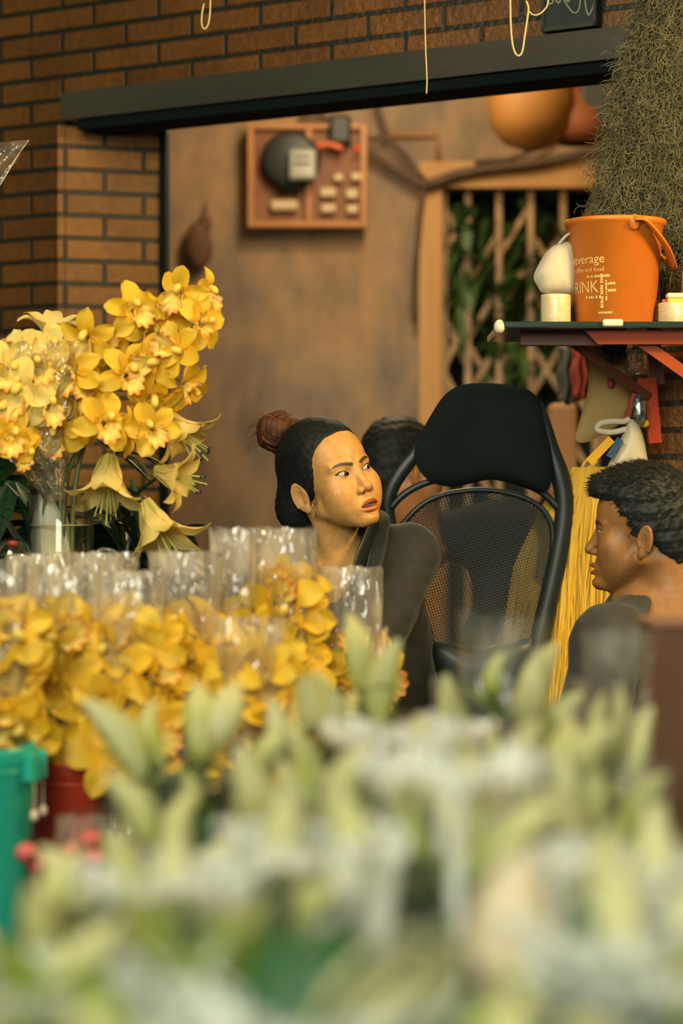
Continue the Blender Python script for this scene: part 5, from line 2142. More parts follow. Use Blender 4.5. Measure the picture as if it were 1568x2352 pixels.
def bloom_meshes(seed, mat, s=1.0):
    r = random.Random(seed)
    mb = MB()
    for a, Lp, Wp, bk in ((90, .048, .034, -.05 + r.uniform(-.25, .3)), (22, .047, .031, r.uniform(-.2, .3)), (158, .047, .031, r.uniform(-.2, .3)),
                          (-38, .048, .034, r.uniform(-.2, .3)), (218, .048, .034, r.uniform(-.2, .3))):
        tepal(mb, math.radians(a + r.uniform(-9, 9)), Lp * s * r.uniform(.94, 1.06), Wp * s * r.uniform(.95, 1.1), bk, .2, r.random() * 6)
    me1 = mb_mesh(mb, 'bloom', mat)
    mb = MB()

    def lip(u, v):
        a = (u - 0.5) * 2.3 * PI * 0.62 - PI / 2
        rr = 0.0055 + 0.0085 * v + 0.0022 * v * math.sin(u * 40)
        return (rr * math.cos(a), -0.010 - 0.019 * v - 0.004 * math.sin(u * PI) * v, rr * math.sin(a) - 0.002 + (-0.007 * v * v))

    def lcol(u, v):
        k = max(0.0, min(1.0, (v - 0.80) / 0.12)) * (0.75 + .25 * math.sin(u * 31))
        k *= 1.0 if v < 0.97 else .8
        base = (0.98, 0.84, 0.30)
        return tuple(lerp(a, b, k) for a, b in zip(base, (0.80, 0.16, 0.02))) + (1,)
    mb.grid(lip, 26, 8, colfn=lcol)
    mb.cur = (0.95, 0.78, 0.20, 1)
    mb.tube(catmull([(0, -.004, .004), (0, -.012, .009), (0, -.020, .009), (0, -.026, .004)], 9), [.0035, .004, .0042, .0042, .0044, .0046, .0046, .004, .002], 8)
    mb.v = [(x * 1.45, y * 1.35, z * 1.45) for x, y, z in mb.v]
    me2 = mb_mesh(mb, 'lip', M_LIP)
    return me1, me2


def mb_mesh(mb, name, mat):
    o = mb.build(name, mat)
    me = o.data
    bpy.data.objects.remove(o)
    return me


BLOOMS = [bloom_meshes(i, M_ORCHID) for i in range(5)]
BLOOMS_P = [bloom_meshes(i + 20, M_ORCHID_PALE) for i in range(3)]


def add_bloom(parent, pos, yaw, pitch, roll, s, meshes, lip=True):
    """pos in the parent's frame"""
    b = bpy.data.objects.new('bloom', meshes[0])
    COL.objects.link(b)
    b.parent = parent
    b.location = pos
    b.rotation_euler = (Matrix.Rotation(math.radians(yaw), 3, 'Z') @ Matrix.Rotation(math.radians(pitch), 3, 'X')
                        @ Matrix.Rotation(math.radians(roll), 3, 'Y')).to_euler()
    b.scale = (s, s, s)
    if lip:
        l = bpy.data.objects.new('lip', meshes[1])
        COL.objects.link(l)
        l.parent = b
    return b


# ---------------------------------------------------------------- the vase of orchids
VY = 4.66
vc = P(140, 1176, VY)
VX, VR = vc.x, 75 / F * VY
VT = P(0, 1134, VY).z
VB = 0.79
t = thing('vase', 'tall clear glass cylinder vase half full of water on the table behind', 'vase', (VX, VY, VB))
mb = MB()
mb.lathe([(0.0, 0.0), (VR - .004, 0.0), (VR, 0.004), (VR, VT - VB - .002), (VR - .0015, VT - VB), (VR - .003, VT - VB - .002), (VR - .0035, 0.012), (0, 0.012)], 64)
mb.build('glass_wall', glass_thin('vase_glass', (0.985, 0.985, 0.96), 0.02, 0.45, 0.03), t)
mb = MB()
mb.tube([(VR * math.cos(2 * PI * i / 64), VR * math.sin(2 * PI * i / 64), VT - VB) for i in range(65)], 0.0017, 6, cap=False)
mb.build('rim', glass_thin('vase_rim_glass', (0.88, 0.88, 0.78), 0.1, 0.8, 0.18), t)
WZ = P(0, 1206, VY).z - VB
mb = MB()
mb.lathe([(0, 0.013), (VR - .005, 0.013), (VR - .005, WZ), (0, WZ)], 48)
w_ = mb.build('water', glass_thin('vase_water', (0.985, 0.98, 0.91), 0.03, 0.3, 0.02), t)
mb = MB()
mb.tube([((VR - .004) * math.cos(2 * PI * i / 64), (VR - .004) * math.sin(2 * PI * i / 64), WZ) for i in range(65)], 0.0013, 6, cap=False)
mb.build('water_line', pmat('water_line', (0.55, 0.48, 0.20), rough=0.2), w_)

# white paper round the stem ends, standing in the vase
t = thing('paper_wrap', 'crumpled white paper round the stem ends inside the glass vase', 'paper', (VX - .012, VY, VB + .014))
mb = MB()


def paperfn(u, v):
    a = 2 * PI * u
    h = lerp(0.0, VT - VB - 0.030, v)
    r = lerp(VR * 0.80, VR * 0.42, v ** 2.2)
    k = 1 + 0.10 * mnoise.noise(Vector((math.cos(a) * 2.5, math.sin(a) * 2.5, v * 5))) + 0.05 * mnoise.noise(Vector((math.cos(a) * 7, math.sin(a) * 7, v * 16)))
    return (r * k * math.cos(a) - 0.010 * v, r * k * math.sin(a) * .9, h + (0.02 * math.sin(a * 3) * v))


mb.grid(paperfn, 60, 40, closed_u=True)
mb.build('paper', pmat('white_paper', (0.74, 0.70, 0.55), (0.84, 0.81, 0.68), 14, rough=0.85, bmp=0.5, bscale=30, bdist=0.008, transl=0.15), t)


def stemtube(mb, pts, r0, r1, n=24):
    mb.tube(catmull(pts, n), [lerp(r0, r1, i / (n - 1)) for i in range(n)], 8)


def spray(label, base, stem_px, blooms, mat_set, group='orchid sprays in the vase', thick=0.0055, wrap=None):
    """stem through stem_px [(px,py,Y)]; blooms [(px,py,Y,yaw,pitch,roll,scale)]"""
    t = thing('orchid_spray', label, 'orchid', base, group)
    mb = MB()
    path = [Vector(base)] + [P(*q) for q in stem_px]
    stemtube(mb, path, thick, thick * .6, 40)
    mid = catmull(path, 60)
    for (x, y, Yb, *_r) in blooms:
        p = P(x, y, Yb)
        q = min(mid, key=lambda m_: (m_ - p - Vector((0, 0, -.02))).length)
        mb.tube(catmull([q, q.lerp(p, .5) + Vector((0, .012, .004)), p + Vector((0, .010, 0))], 8), 0.0022, 6)
    mb.build('stem', M_STEM, t, world=True)
    for i, (x, y, Yb, yaw, pit, rol, s) in enumerate(blooms):
        add_bloom(t, P(x, y, Yb) - Vector(base), yaw, pit, rol, s, mat_set[i % len(mat_set)])
    return t


vb = Vector((VX + .02, VY, VB + .05))
spray('tallest yellow orchid spray in the vase, leaning out toward the plaster wall', vb,
      [(172, 1120, VY), (215, 960, 4.66), (262, 830, 4.67), (330, 760, 4.69), (390, 715, 4.70), (440, 660, 4.72)],
      [(300, 716, 4.63, 30, -5, -10, 1.15), (420, 672, 4.63, -25, 12, 15, 1.05), (463, 672, 4.66, 65, 15, 0, 0.95), (452, 742, 4.62, 40, 0, 70, 1.1),
       (412, 805, 4.60, -30, -5, 110, 1.1), (330, 760, 4.65, 40, 12, 40, 1.05), (285, 862, 4.60, 30, 0, 20, 1.2), (362, 835, 4.61, -35, 5, 75, 1.15),
       (352, 905, 4.62, 10, 55, 0, 1.1), (418, 878, 4.63, 55, 35, 100, 1.15), (380, 735, 4.68, 0, -30, 50, 1.05), (252, 815, 4.66, 150, 0, 0, 1.0), (310, 640 + 60, 4.69, 60, -20, 30, .9)], BLOOMS)
spray('middle yellow orchid spray in the vase, low blooms over the glass rim', vb + Vector((-.02, -.01, 0)),
      [(150, 1120, VY - .02), (190, 1010, 4.62), (200, 930, 4.62), (190, 840, 4.64), (205, 770, 4.66)],
      [(203, 770, 4.60, -20, 30, 10, 1.1), (176, 862, 4.58, -30, 5, -20, 1.2), (236, 972, 4.56, 25, 0, 20, 1.2), (133, 990, 4.58, -10, 25, 0, 1.1),
       (348, 985, 4.58, 10, 5, -30, 1.05), (180, 968, 4.61, 50, -5, 80, 1.05), (286, 990, 4.60, 70, 10, 60, .95), (215, 905, 4.60, -10, -20, 60, 1.05), (240, 800, 4.67, 20, -10, 200, .9)], BLOOMS)
# paler blooms under cellophane at the picture's side
spray('pale yellow orchid spray under cellophane at the edge beside the vase', Vector((VX - .03, VY + .01, VB + .05)),
      [(128, 1125, VY), (95, 1040, 4.60), (60, 960, 4.58), (20, 890, 4.57), (-20, 840, 4.57)],
      [(50, 905, 4.53, -15, 10, 15, 1.35), (12, 855, 4.54, 20, 0, 40, 1.25), (88, 850, 4.56, 10, -10, -15, 1.25), (98, 925, 4.54, 40, 15, 0, 1.1), (-10, 935, 4.52, 0, 0, 90, 1.2),
       (55, 830, 4.58, -30, -15, 100, 1.2), (115, 805, 4.60, 20, -10, 10, 1.05), (-30, 870, 4.56, 10, 0, 0, 1.2)], BLOOMS_P)
spray('small low yellow orchid spray at the very edge beside the vase', Vector((VX - .05, VY - .02, VB + .05)),
      [(105, 1125, VY - .03), (75, 1070, 4.55), (40, 1030, 4.53), (10, 1010, 4.52)],
      [(22, 1003, 4.50, 20, 5, 20, 1.1), (-12, 1015, 4.51, -20, 10, -10, 1.05), (48, 1030, 4.52, 40, 30, 40, .9)], BLOOMS)


# ---------------------------------------------------------------- lilies
def lily_meshes(seed, openness, L_=0.095, Wd=0.046):
    """flower opening along +z from the origin"""
    r = random.Random(seed)
    mb = MB()
    for k in range(6):
        a = k * PI / 3 + r.uniform(-.08, .08)
        nu, nv = 6, 16
        Lk = L_ * r.uniform(.93, 1.07)
        wk = Wd * (1.0 if k % 2 else 0.78)
        cur = openness * r.uniform(.85, 1.2)
        vs, fs, cs = [], [], []
        x, z, th = 0.006, 0.0, math.radians(14)
        prof = [(x, z, th)]
        for j in range(nv):
            v = (j + 1) / nv
            th += cur * (0.35 + 2.2 * v ** 2.4) / nv
            x += math.sin(th) * Lk / nv
            z += math.cos(th) * Lk / nv
            prof.append((x, z, th))
        for j, (px_, pz, th_) in enumerate(prof):
            v = j / nv
            w2 = wk * .5 * max(0.02, math.sin(PI * (0.12 + 0.88 * v) ** 1.05)) ** .75
            for i in range(nu + 1):
                u = i / nu * 2 - 1
                rr = px_ - 0.14 * w2 * u * u * math.cos(th_) * 3
                zz = pz + .10 * w2 * u * u * 3 * math.sin(th_) + .0012 * math.sin(v * 22 + u * 2) * abs(u)
                ang = a
                vs.append((rr * math.cos(ang) - u * w2 * math.sin(ang), rr * math.sin(ang) + u * w2 * math.cos(ang), zz))
                g = max(0, 1 - v * 2.6) * .6 + (0.22 if abs(u) < .2 else 0) * (1 - v)
                cs.append((lerp(1, .62, g), lerp(1, .78, g), lerp(1, .45, g), 1))
        for j in range(nv):
            for i in range(nu):
                q = j * (nu + 1) + i
                fs.append((q, q + 1, q + nu + 2, q + nu + 1))
        mb.add(vs, fs, cs)
    me1 = mb_mesh(mb, 'petals', M_LILY)
    mb = MB()
    for k in range(6):
        a = k * PI / 3 + .4
        e = Vector((math.cos(a) * .018, math.sin(a) * .018, L_ * .98))
        mb.tube(catmull([(0, 0, .01), (e.x * .35, e.y * .35, L_ * .5), e], 10), .0009, 5)
    mb.tube(catmull([(0, 0, .01), (.002, 0, L_ * .6), (.004, .002, L_ * 1.1)], 8), .0013, 6)
    me2 = mb_mesh(mb, 'stamens', pmat('stamen_%d' % seed, (0.40, 0.45, 0.12), rough=0.5))
    mb = MB()
    for k in range(6):
        a = k * PI / 3 + .4
        e = Vector((math.cos(a) * .018, math.sin(a) * .018, L_ * .98))
        mb.ball(e, (0.0022, 0.0048, 0.0022), 10, 6)
    me3 = mb_mesh(mb, 'anthers', pmat('anther_%d' % seed, (0.030, 0.018, 0.012), rough=0.8))
    return me1, me2, me3


LILIES = [lily_meshes(1, 1.45, .105, .048), lily_meshes(2, 1.25, .112, .050), lily_meshes(3, 1.7, .10, .048)]


def lily_bud_mesh(L_=0.085, r=0.0125, green=0.7, seed=0):
    mb = MB()
    nu, nv = 18, 16

    def fn(u, v):
        a = 2 * PI * u
        k = math.sin(PI * (0.06 + 0.90 * v) ** 0.85) ** .8
        rr = r * max(.06, k) * (1 + .10 * math.cos(3 * a))
        b = 0.010 * math.sin(PI * v) * (1 if seed % 2 else -1)
        return (rr * math.cos(a) + b, rr * math.sin(a), L_ * v)

    def cf(u, v):
        rib = max(0.0, math.cos(3 * 2 * PI * u)) ** 3
        g = min(1, max(0.0, green * (1.15 - v) + .25 * rib))
        return tuple(lerp(a, b, g) for a, b in zip((0.58, 0.55, 0.28) if green > 0 else (0.74, 0.62, 0.42), (0.28, 0.33, 0.038))) + (1,)
    mb.grid(fn, nu, nv, closed_u=True, colfn=cf)
    return mb_mesh(mb, 'bud', M_BUD)


BUDS = [lily_bud_mesh(0.088, 0.0160, .60, 0), lily_bud_mesh(0.076, 0.0140, .95, 1), lily_bud_mesh(0.095, 0.0195, .22, 2), lily_bud_mesh(0.062, 0.0115, 1.1, 3), lily_bud_mesh(0.086, 0.0190, -.2, 4)]


def place(me, name, parent, pos, direction, s=1.0, spin=0.0):
    o = bpy.data.objects.new(name, me)
    COL.objects.link(o)
    o.parent = parent
    o.location = pos
    q = Vector(direction).normalized().to_track_quat('Z', 'Y') @ Euler((0, 0, spin)).to_quaternion()
    o.rotation_euler = q.to_euler()
    o.scale = (s, s, s)
    return o


t = thing('lily', 'leafy cream lily stem with recurved flowers drooping beside the vase', 'lily', (VX + .045, VY + .03, VB + .05), 'lilies in the vase')
base = ORG[t.name]
mb = MB()
main = [base, P(215, 1120, 4.70), P(275, 1020, 4.70), P(330, 960, 4.70), P(372, 935, 4.70)]
stemtube(mb, main, .0055, .004, 30)
stemtube(mb, [P(215, 1120, 4.70), P(240, 1060, 4.69), P(262, 1040, 4.66)], .004, .003, 10)
stemtube(mb, [P(262, 1040, 4.69), P(320, 1060, 4.68), P(345, 1090, 4.66), P(360, 1080, 4.65)], .004, .003, 16)
stemtube(mb, [P(262, 1155, 4.69), P(300, 1152, 4.67), P(328, 1148, 4.65), P(336, 1152, 4.64)], .0035, .003, 12)
stemtube(mb, [P(210, 1140, 4.70), P(235, 1150, 4.69), P(262, 1155, 4.69)], .004, .0035, 10)
mb.build('stem', M_STEM, t, world=True)
for (x, y, Y, d, k, s, sp) in ((372, 945, 4.67, (0.55, -0.15, -0.62), 0, 1.15, .2), (356, 1078, 4.62, (0.75, -0.25, -0.25), 2, 1.0, .7),
                               (334, 1150, 4.62, (0.42, -0.30, -0.90), 1, 1.22, .0), (250, 1045, 4.63, (-0.02, -0.35, -0.95), 1, 1.18, .5)):
    fl = place(LILIES[k][0], 'flower', t, P(x, y, Y) - base, d, s, sp)
    for me, nm in ((LILIES[k][1], 'stamens'), (LILIES[k][2], 'anthers')):
        o = bpy.data.objects.new(nm, me)
        COL.objects.link(o)
        o.parent = fl
for (x, y, Y, d, L_, w_, dr) in ((300, 1150, 4.64, (1.0, -.2, .85), .13, .030, .1), (262, 1040, 4.68, (1.0, -.1, .05), .14, .034, .45), (290, 1035, 4.66, (1, 0, -.25), .12, .026, .5),
                                 (330, 938, 4.66, (1.0, -.1, .28), .105, .020, .0), (240, 1130, 4.66, (1, -.1, .3), .10, .03, .5), (250, 1190, 4.68, (1, 0, -.5), .14, .035, .4),
                                 (235, 1205, 4.70, (.7, 0, -.9), .13, .04, .2), (300, 1100, 4.66, (.2, -.1, -1), .12, .032, .1), (330, 1180, 4.68, (-.1, 0, -1), .13, .035, .1),
                                 (250, 1010, 4.69, (1, .1, -.05), .12, .026, .3), (280, 1180, 4.70, (.3, 0, -1), .14, .06, .1), (230, 1150, 4.72, (.4, 0, -1), .16, .06, .1), (300, 1120, 4.72, (.1, 0, -1), .15, .07, .1), (255, 1130, 4.73, (.2, 0, -1), .16, .07, .1), (330, 1200, 4.72, (-.2, 0, -1), .12, .07, .1), (220, 1010, 4.72, (1, 0, -.6), .15, .05, .2), (250, 985, 4.70, (1, 0, .1), .14, .035, .35)):
    mb = MB()
    leaf_strip(mb, P(x, y, Y), d, L_, w_, dr, n=10)
    mb.build('leaf', M_LEAF, t, world=True)

t = thing('lily', 'cream lily stem with curled petals behind the pale orchids in the vase', 'lily', (VX - .035, VY + .03, VB + .05), 'lilies in the vase')
base = ORG[t.name]
mb = MB()
stemtube(mb, [base, P(120, 1100, 4.70), P(110, 950, 4.71), P(112, 850, 4.71), P(112, 790, 4.71)], .005, .0035, 24)
stemtube(mb, [P(110, 950, 4.71), P(70, 880, 4.71), P(48, 820, 4.70)], .004, .003, 12)
mb.build('stem', M_STEM, t, world=True)
place(LILIES[2][0], 'flower', t, P(118, 800, 4.69) - base, (0.05, -.25, 1), .95, .4)
for (x, y, d) in ((48, 815, (-.35, -.1, 1)), (50, 815, (.45, -.1, .9))):
    place(BUDS[1], 'bud', t, P(x, y, 4.68) - base, d, .62)
for (x, y, Y, d, L_, w_, dr) in ((40, 1140, 4.70, (.35, -.1, -1), .16, .045, .05), (20, 1120, 4.70, (-.2, -.1, -1), .16, .05, .05), (60, 1150, 4.71, (.1, 0, -1), .14, .05, .1),
                                 (0, 1180, 4.69, (.5, -.1, -.8), .14, .045, .1), (10, 1110, 4.71, (.5, 0, -.6), .12, .05, .1), (30, 800, 4.70, (-1, -.1, .3), .10, .04, .4), (20, 775, 4.70, (-.6, -.1, .6), .08, .03, .3)):
    mb = MB()
    leaf_strip(mb, P(x, y, Y), d, L_, w_, dr, n=10)
    mb.build('leaf', M_LEAF, t, world=True)


# dark leafy plant standing behind the vase
t = thing('leafy_plant', 'dark broad-leaved plant standing on the floor behind the glass vase', 'plant', (P(180, 0, 5.25).x, 5.25, 0))
base = ORG[t.name]
rp = random.Random(31)
mb = MB()
mb.lathe([(0, 0), (.10, 0), (.13, .26), (.135, .26), (.12, .25), (0, .24)], 32)
mb.build('pot', pmat('plant_pot', (.05, .05, .045), rough=.6), t)
mb = MB()
mb.tube(catmull([(0, 0, .2), (.02, 0, .5), (-.02, 0, .8), (0, 0, 1.02)], 20), .010, 8)
mb.build('stem', M_STEM, t)
mb = MB()
for i in range(150):
    x = rp.choice((rp.uniform(-20, 75), rp.uniform(205, 420), rp.uniform(60, 300)))
    y = rp.uniform(1080, 1300) if x < 80 else rp.uniform(1185, 1330)
    a = rp.uniform(0, 2 * PI)
    leaf_strip(mb, P(x, y, 5.25 + rp.uniform(-.10, .10)) - base, Vector((math.cos(a), -.4, math.sin(a) * .8 - .2)), rp.uniform(.09, .15), rp.uniform(.04, .065), .35, n=5)
mb.build('foliage', M_LEAF, t)


# ---------------------------------------------------------------- wrapping films
def sleeve(mb, h, w0, d0, w1, d1, seed, crease=0.007, nu=72, nv=26, lean=(0, 0), z0=0.0, jag=0.008):
    """open bag of film: lens-shaped section, creased, slightly uneven top"""
    sd = Vector((seed * 3.17, seed * 1.91, seed * 0.73))

    def fn(u, v):
        a = 2 * PI * u
        w_, d_ = lerp(w0, w1, v ** .8) / 2, lerp(d0, d1, v ** .8) / 2
        ca, sa = math.cos(a), math.sin(a)
        ex = 0.75
        x = w_ * math.copysign(abs(ca) ** 1.0, ca)
        y = d_ * math.copysign(abs(sa) ** ex, sa)
        n = mnoise.noise(Vector((ca * 3.0, sa * 3.0, v * 2.2)) + sd) + 0.30 * abs(mnoise.noise(Vector((ca * 6, sa * 6, v * 5)) + sd))
        k = crease * n * (0.35 + v)
        top = h + jag * mnoise.noise(Vector((ca * 2.4, sa * 2.4, 0)) + sd) + jag * .5 * mnoise.noise(Vector((ca * 8, sa * 8, 1)) + sd)
        return (x + k * ca + lean[0] * v, y + k * sa + lean[1] * v, z0 + top * v)
    mb.grid(fn, nu, nv, closed_u=True)
    return fn


# ---------------------------------------------------------------- bunches of yellow orchids in cellophane
def orchid_bunch(label, px, Y, top, ftop, bottom, wpx, zb, seed, nfl=15, depth=0.11, lean=0.0, wtop=None, sc=1.0):
    r = random.Random(seed)
    c = P(px, 0, Y)
    t = thing('orchid_bunch', label, 'orchid bunch', (c.x, Y, zb), 'yellow orchids in cellophane')
    zt, zf, zl = P(0, top, Y).z - zb, P(0, ftop, Y).z - zb, P(0, bottom, Y).z - zb
    w1 = wpx / F * Y
    w1t = (wtop or wpx) / F * Y
    # stems
    mb = MB()
    for k in range(4):
        a = r.uniform(0, 2 * PI)
        mb.tube(catmull([(0, 0, .0), (.012 * math.cos(a), .012 * math.sin(a), zl), (w1 * .22 * math.cos(a), depth * .25 * math.sin(a), lerp(zl, zf, .85))], 14), .0045, 6)
    mb.build('stem', M_STEM, t)
    n = 0
    rows = max(3, int((zf - zl) / 0.040))
    per = max(2, int(round(w1 / 0.040)))
    for j in range(rows):
        for i in range(per):
            for dlay in (0, 1, 2):
                if dlay and r.random() < .15:
                    continue
                z = lerp(zl, zf, (j + .35 + r.uniform(-.25, .25)) / rows)
                x = ((i + .5 + r.uniform(-.3, .3)) / per - .5) * w1 * .86
                y = -depth * .26 + r.uniform(-.018, .018) + dlay * depth * .24
                add_bloom(t, (x + lean * z, y, z), math.degrees(math.atan2(x, .06)) * .7 + r.uniform(-45, 45), r.uniform(-40, 40), r.uniform(-180, 180),
                          r.uniform(1.05, 1.35) * sc, r.choice(BLOOMS), lip=(dlay == 0 and r.random() < .4))
                n += 1
    mb = MB()
    sleeve(mb, zt, w1 * .72, depth * .8, w1t * 1.06, depth * 1.05, seed, lean=(lean * zt, 0))
    mb.build('cellophane', M_FILM, t)
    return t


BZ = 0.40
orchid_bunch('wrapped yellow orchids standing in the green bucket', 5, 3.72, 1290, 1420, 1720, 120, 0.515, 1, wtop=150)
orchid_bunch('wrapped yellow orchids standing in the red bucket', 150, 3.90, 1300, 1420, 1740, 165, 0.515, 2, wtop=175)
orchid_bunch('wrapped yellow orchids just behind the lily bunch with pale wide buds, right of red bucket', 300, 3.86, 1315, 1440, 1760, 150, BZ, 3)
orchid_bunch('wrapped yellow orchids under the drooping lily, film top creased outward', 425, 3.98, 1268, 1430, 1720, 130, BZ, 4, wtop=150)
orchid_bunch('narrow tall film of yellow orchids with bright vertical edge', 535, 4.06, 1212, 1425, 1720, 100, BZ, 5)
orchid_bunch('wrapped yellow orchids in the square film under the woman\'s neck', 654, 4.14, 1214, 1335, 1730, 130, BZ, 6, wtop=134)
orchid_bunch('nearly empty tall film with one low orange bloom before the dark sleeve', 806, 4.22, 1302, 1495, 1640, 132, BZ, 7, wtop=140)
orchid_bunch('wrapped yellow orchids low in front of the square film', 575, 3.70, 1420, 1500, 1780, 150, BZ, 8)
orchid_bunch('wrapped yellow orchids at the back between vase and creased film', 235, 4.12, 1270, 1420, 1700, 150, BZ, 9)
orchid_bunch('wrapped yellow orchids directly below the glass vase', 85, 4.14, 1275, 1420, 1700, 140, BZ, 10)
t = thing('empty_sleeve', 'small clear empty film sleeve poking up before the dark jacket', 'film sleeve', (P(868, 0, 4.0).x, 4.0, BZ))
mb = MB()
sleeve(mb, P(0, 1440, 4.0).z - BZ, .03, .03, 42 / F * 4.0, .035, 33)
mb.build('film', M_FILM, t)


for lab, px_, Y_, top_, w_ in (('clear empty film sleeve standing up before the foot of the chair', 1155, 3.12, 1412, 180),
                             ('clear empty film sleeve standing up before the man, beside the cardboard box', 1425, 3.08, 1440, 150)):
    t = thing('empty_sleeve', lab, 'film sleeve', (P(px_, 0, Y_).x, Y_, BZ))
    mb = MB()
    sleeve(mb, P(0, top_, Y_).z - BZ, .05, .04, w_ / F * Y_, .07, int(px_), crease=.010, jag=.016)
    mb.build('film', M_FILM_W, t)


# ---------------------------------------------------------------- buckets
def stall_bucket(label, px, Y, rim_y, r, h, mat, zb, clips=False):
    c = P(px, 0, Y)
    zt = P(0, rim_y, Y).z
    h = zt - zb
    t = thing('flower_bucket', label, 'bucket', (c.x, Y, zb))
    mb = MB()
    mb.lathe([(0, 0), (r * .80, 0), (r * .82, .005), (r * .97, h - .028), (r * .985, h - .026), (r * 1.0, h - .024), (r * 1.01, h - .004), (r, h), (r * .96, h - .002), (r * .80, .01), (0, .01)], 56)
    mb.build('body', mat, t)
    mb = MB()
    for k in range(2):
        zz = h - .034 - k * .012
        rr = r * .965
        mb.tube([(rr * math.cos(2 * PI * i / 48), rr * math.sin(2 * PI * i / 48), zz) for i in range(49)], .003, 6, cap=False)
        break
    mb.build('ring', mat, t)
    if clips:
        for s in (-24, 14):
            a = math.radians(s)
            d = Vector((math.cos(a), math.sin(a), 0))
            tn = Vector((-math.sin(a), math.cos(a), 0))
            o = d * (r * 1.0)
            Mx = Matrix((tn.to_4d(), d.to_4d(), (0, 0, 1, 0), (0, 0, 0, 1))).transposed()
            Mx = Matrix.Translation(o) @ Matrix(((tn.x, d.x, 0, 0), (tn.y, d.y, 0, 0), (0, 0, 1, 0), (0, 0, 0, 1)))
            mb = MB()
            mb.box((-.012, -.004, h - .050), (.012, .014, h - .008), Mx)
            cl = mb.build('ear', mat, t, smooth=False, bevel=.002)
            mb = MB()
            p0 = o + d * .010 + Vector((0, 0, h - .040))
            p1 = o + d * .010 + Vector((0, 0, h - .100))
            mb.tube(catmull([p0, p0.lerp(p1, .5) + tn * .002, p1], 8), .0016, 6)
            mb.build('wire', pmat('bucket_wire', (0.45, 0.38, 0.25), rough=0.4), cl)
            mb = MB()
            mb.ball(p1, (.0062, .0062, .0085), 14, 10)
            mb.build('bead', pmat('ivory_bead', (0.70, 0.55, 0.36), rough=0.35), cl)
    return t


M_GREEN = pmat('green_plastic', (0.016, 0.36, 0.26), (0.018, 0.32, 0.23), 5, rough=0.4, bmp=0.05)
M_REDB = pmat('red_plastic', (0.42, 0.035, 0.012), (0.36, 0.030, 0.012), 5, rough=0.42, bmp=0.05)
stall_bucket('green flower bucket with wire handle beads at the edge of the picture', -50, 3.62, 1712, 0.087, 0.3, M_GREEN, BZ, True)
stall_bucket('red flower bucket standing behind the green bucket', 165, 3.90, 1745, 0.066, 0.25, M_REDB, BZ)

# pink flowers in a low film beside the buckets
t = thing('rose_bunch', 'small pink roses in low clear film below the red bucket', 'rose bunch', (P(150, 0, 3.35).x, 3.35, BZ))
base = ORG[t.name]
M_ROSE = pmat('pink_rose', (0.55, 0.085, 0.085), (0.66, 0.14, 0.12), 30, rough=0.6, transl=0.2)
rr_ = random.Random(3)
for i, (x, y) in enumerate(((60, 1960), (85, 1985), (170, 1955), (200, 1950), (185, 1985), (215, 1975), (140, 1990), (110, 2005), (205, 1930))):
    mb = MB()
    c0 = P(x, y, 3.33 + rr_.uniform(-.02, .03)) - base
    for k in range(3):
        mb.ball(c0, (.015 - .003 * k, .015 - .003 * k, .013), 12, 8, fn=lambda d: 1 + .16 * math.sin(5 * math.atan2(d.y, d.x) + k * 1.3 + d.z * 3))
    rb = mb.build('rose', M_ROSE, t)
mb = MB()
for (x, y) in ((60, 1960), (170, 1955), (200, 1950), (140, 1990), (110, 2005)):
    mb.tube(catmull([(0, 0, 0), (P(x, y, 3.34) - base) * .6, P(x, y, 3.34) - base], 10), .003, 6)
mb.build('stem', M_STEM, t)
mb = MB()
sleeve(mb, P(0, 1875, 3.35).z - BZ, .05, .04, 110 / F * 3.35, .06, 44, lean=(.02, 0))
mb.build('cellophane', M_FILM, t)

# ---------------------------------------------------------------- small things by the vase
c = P(290, 1262, 4.55)
mb = MB()
mb.tube([P(284, 1310, 4.60), P(297, 1236, 4.60)], .0040, 10)
mb.tube([P(284, 1310, 4.60), P(277, 1350, 4.60), Vector((P(270, 0, 4.6).x, 4.6, 0.79))], .0040, 10)
tag(mb.build('drinking_straw', pmat('black_straw', (0.006, 0.020, 0.020), rough=0.35)), 'black drinking straw slanting up below the drooping lily', 'straw')
t = thing('lidded_cup', 'clear plastic cup with domed lid and red seal at the edge by the vase', 'cup', (P(28, 0, 4.56).x, 4.56, 0.79))
hz = P(0, 1288, 4.56).z - 0.79
mb = MB()
mb.lathe([(0, 0), (.026, 0), (.038, hz), (.040, hz + .002), (.037, hz)], 32)
mb.build('cup_wall', glass_thin('cup_plastic', (0.93, 0.93, 0.9), .06, .8, .05), t)
mb = MB()
mb.lathe([(.040, hz), (.041, hz + .006), (.036, hz + .016), (.026, hz + .034), (.013, hz + .041), (0, hz + .042)], 32)
mb.build('lid', glass_thin('lid_plastic', (0.90, 0.90, 0.86), .10, .8, .10), t)
mb = MB()
mb.ball((.002, -.016, hz + .033), (.010, .004, .006))
mb.build('seal', pmat('red_seal', (0.42, 0.02, 0.012), rough=.4), t)

t = thing('plastic_bag', 'small knotted clear plastic bag between the vase and the black straw', 'bag', (P(240, 0, 4.57).x, 4.57, 0.79))
zt = P(0, 1262, 4.57).z - .79
mb = MB()
mb.ball((0, 0, .045), (.036, .03, .045), 24, 16, fn=lambda d: 1 + .15 * mnoise.noise(d * 3))
mb.build('pouch', M_CLEAR, t)
mb = MB()
mb.tube(catmull([(-.028, 0, .08), (-.016, 0, zt - .012), (.004, 0, zt), (.024, 0, zt - .010), (.034, 0, zt - .05), (.03, 0, .07)], 24), .005, 8, squash=(1, .6))
mb.build('loop_handle', M_CLEAR, t)

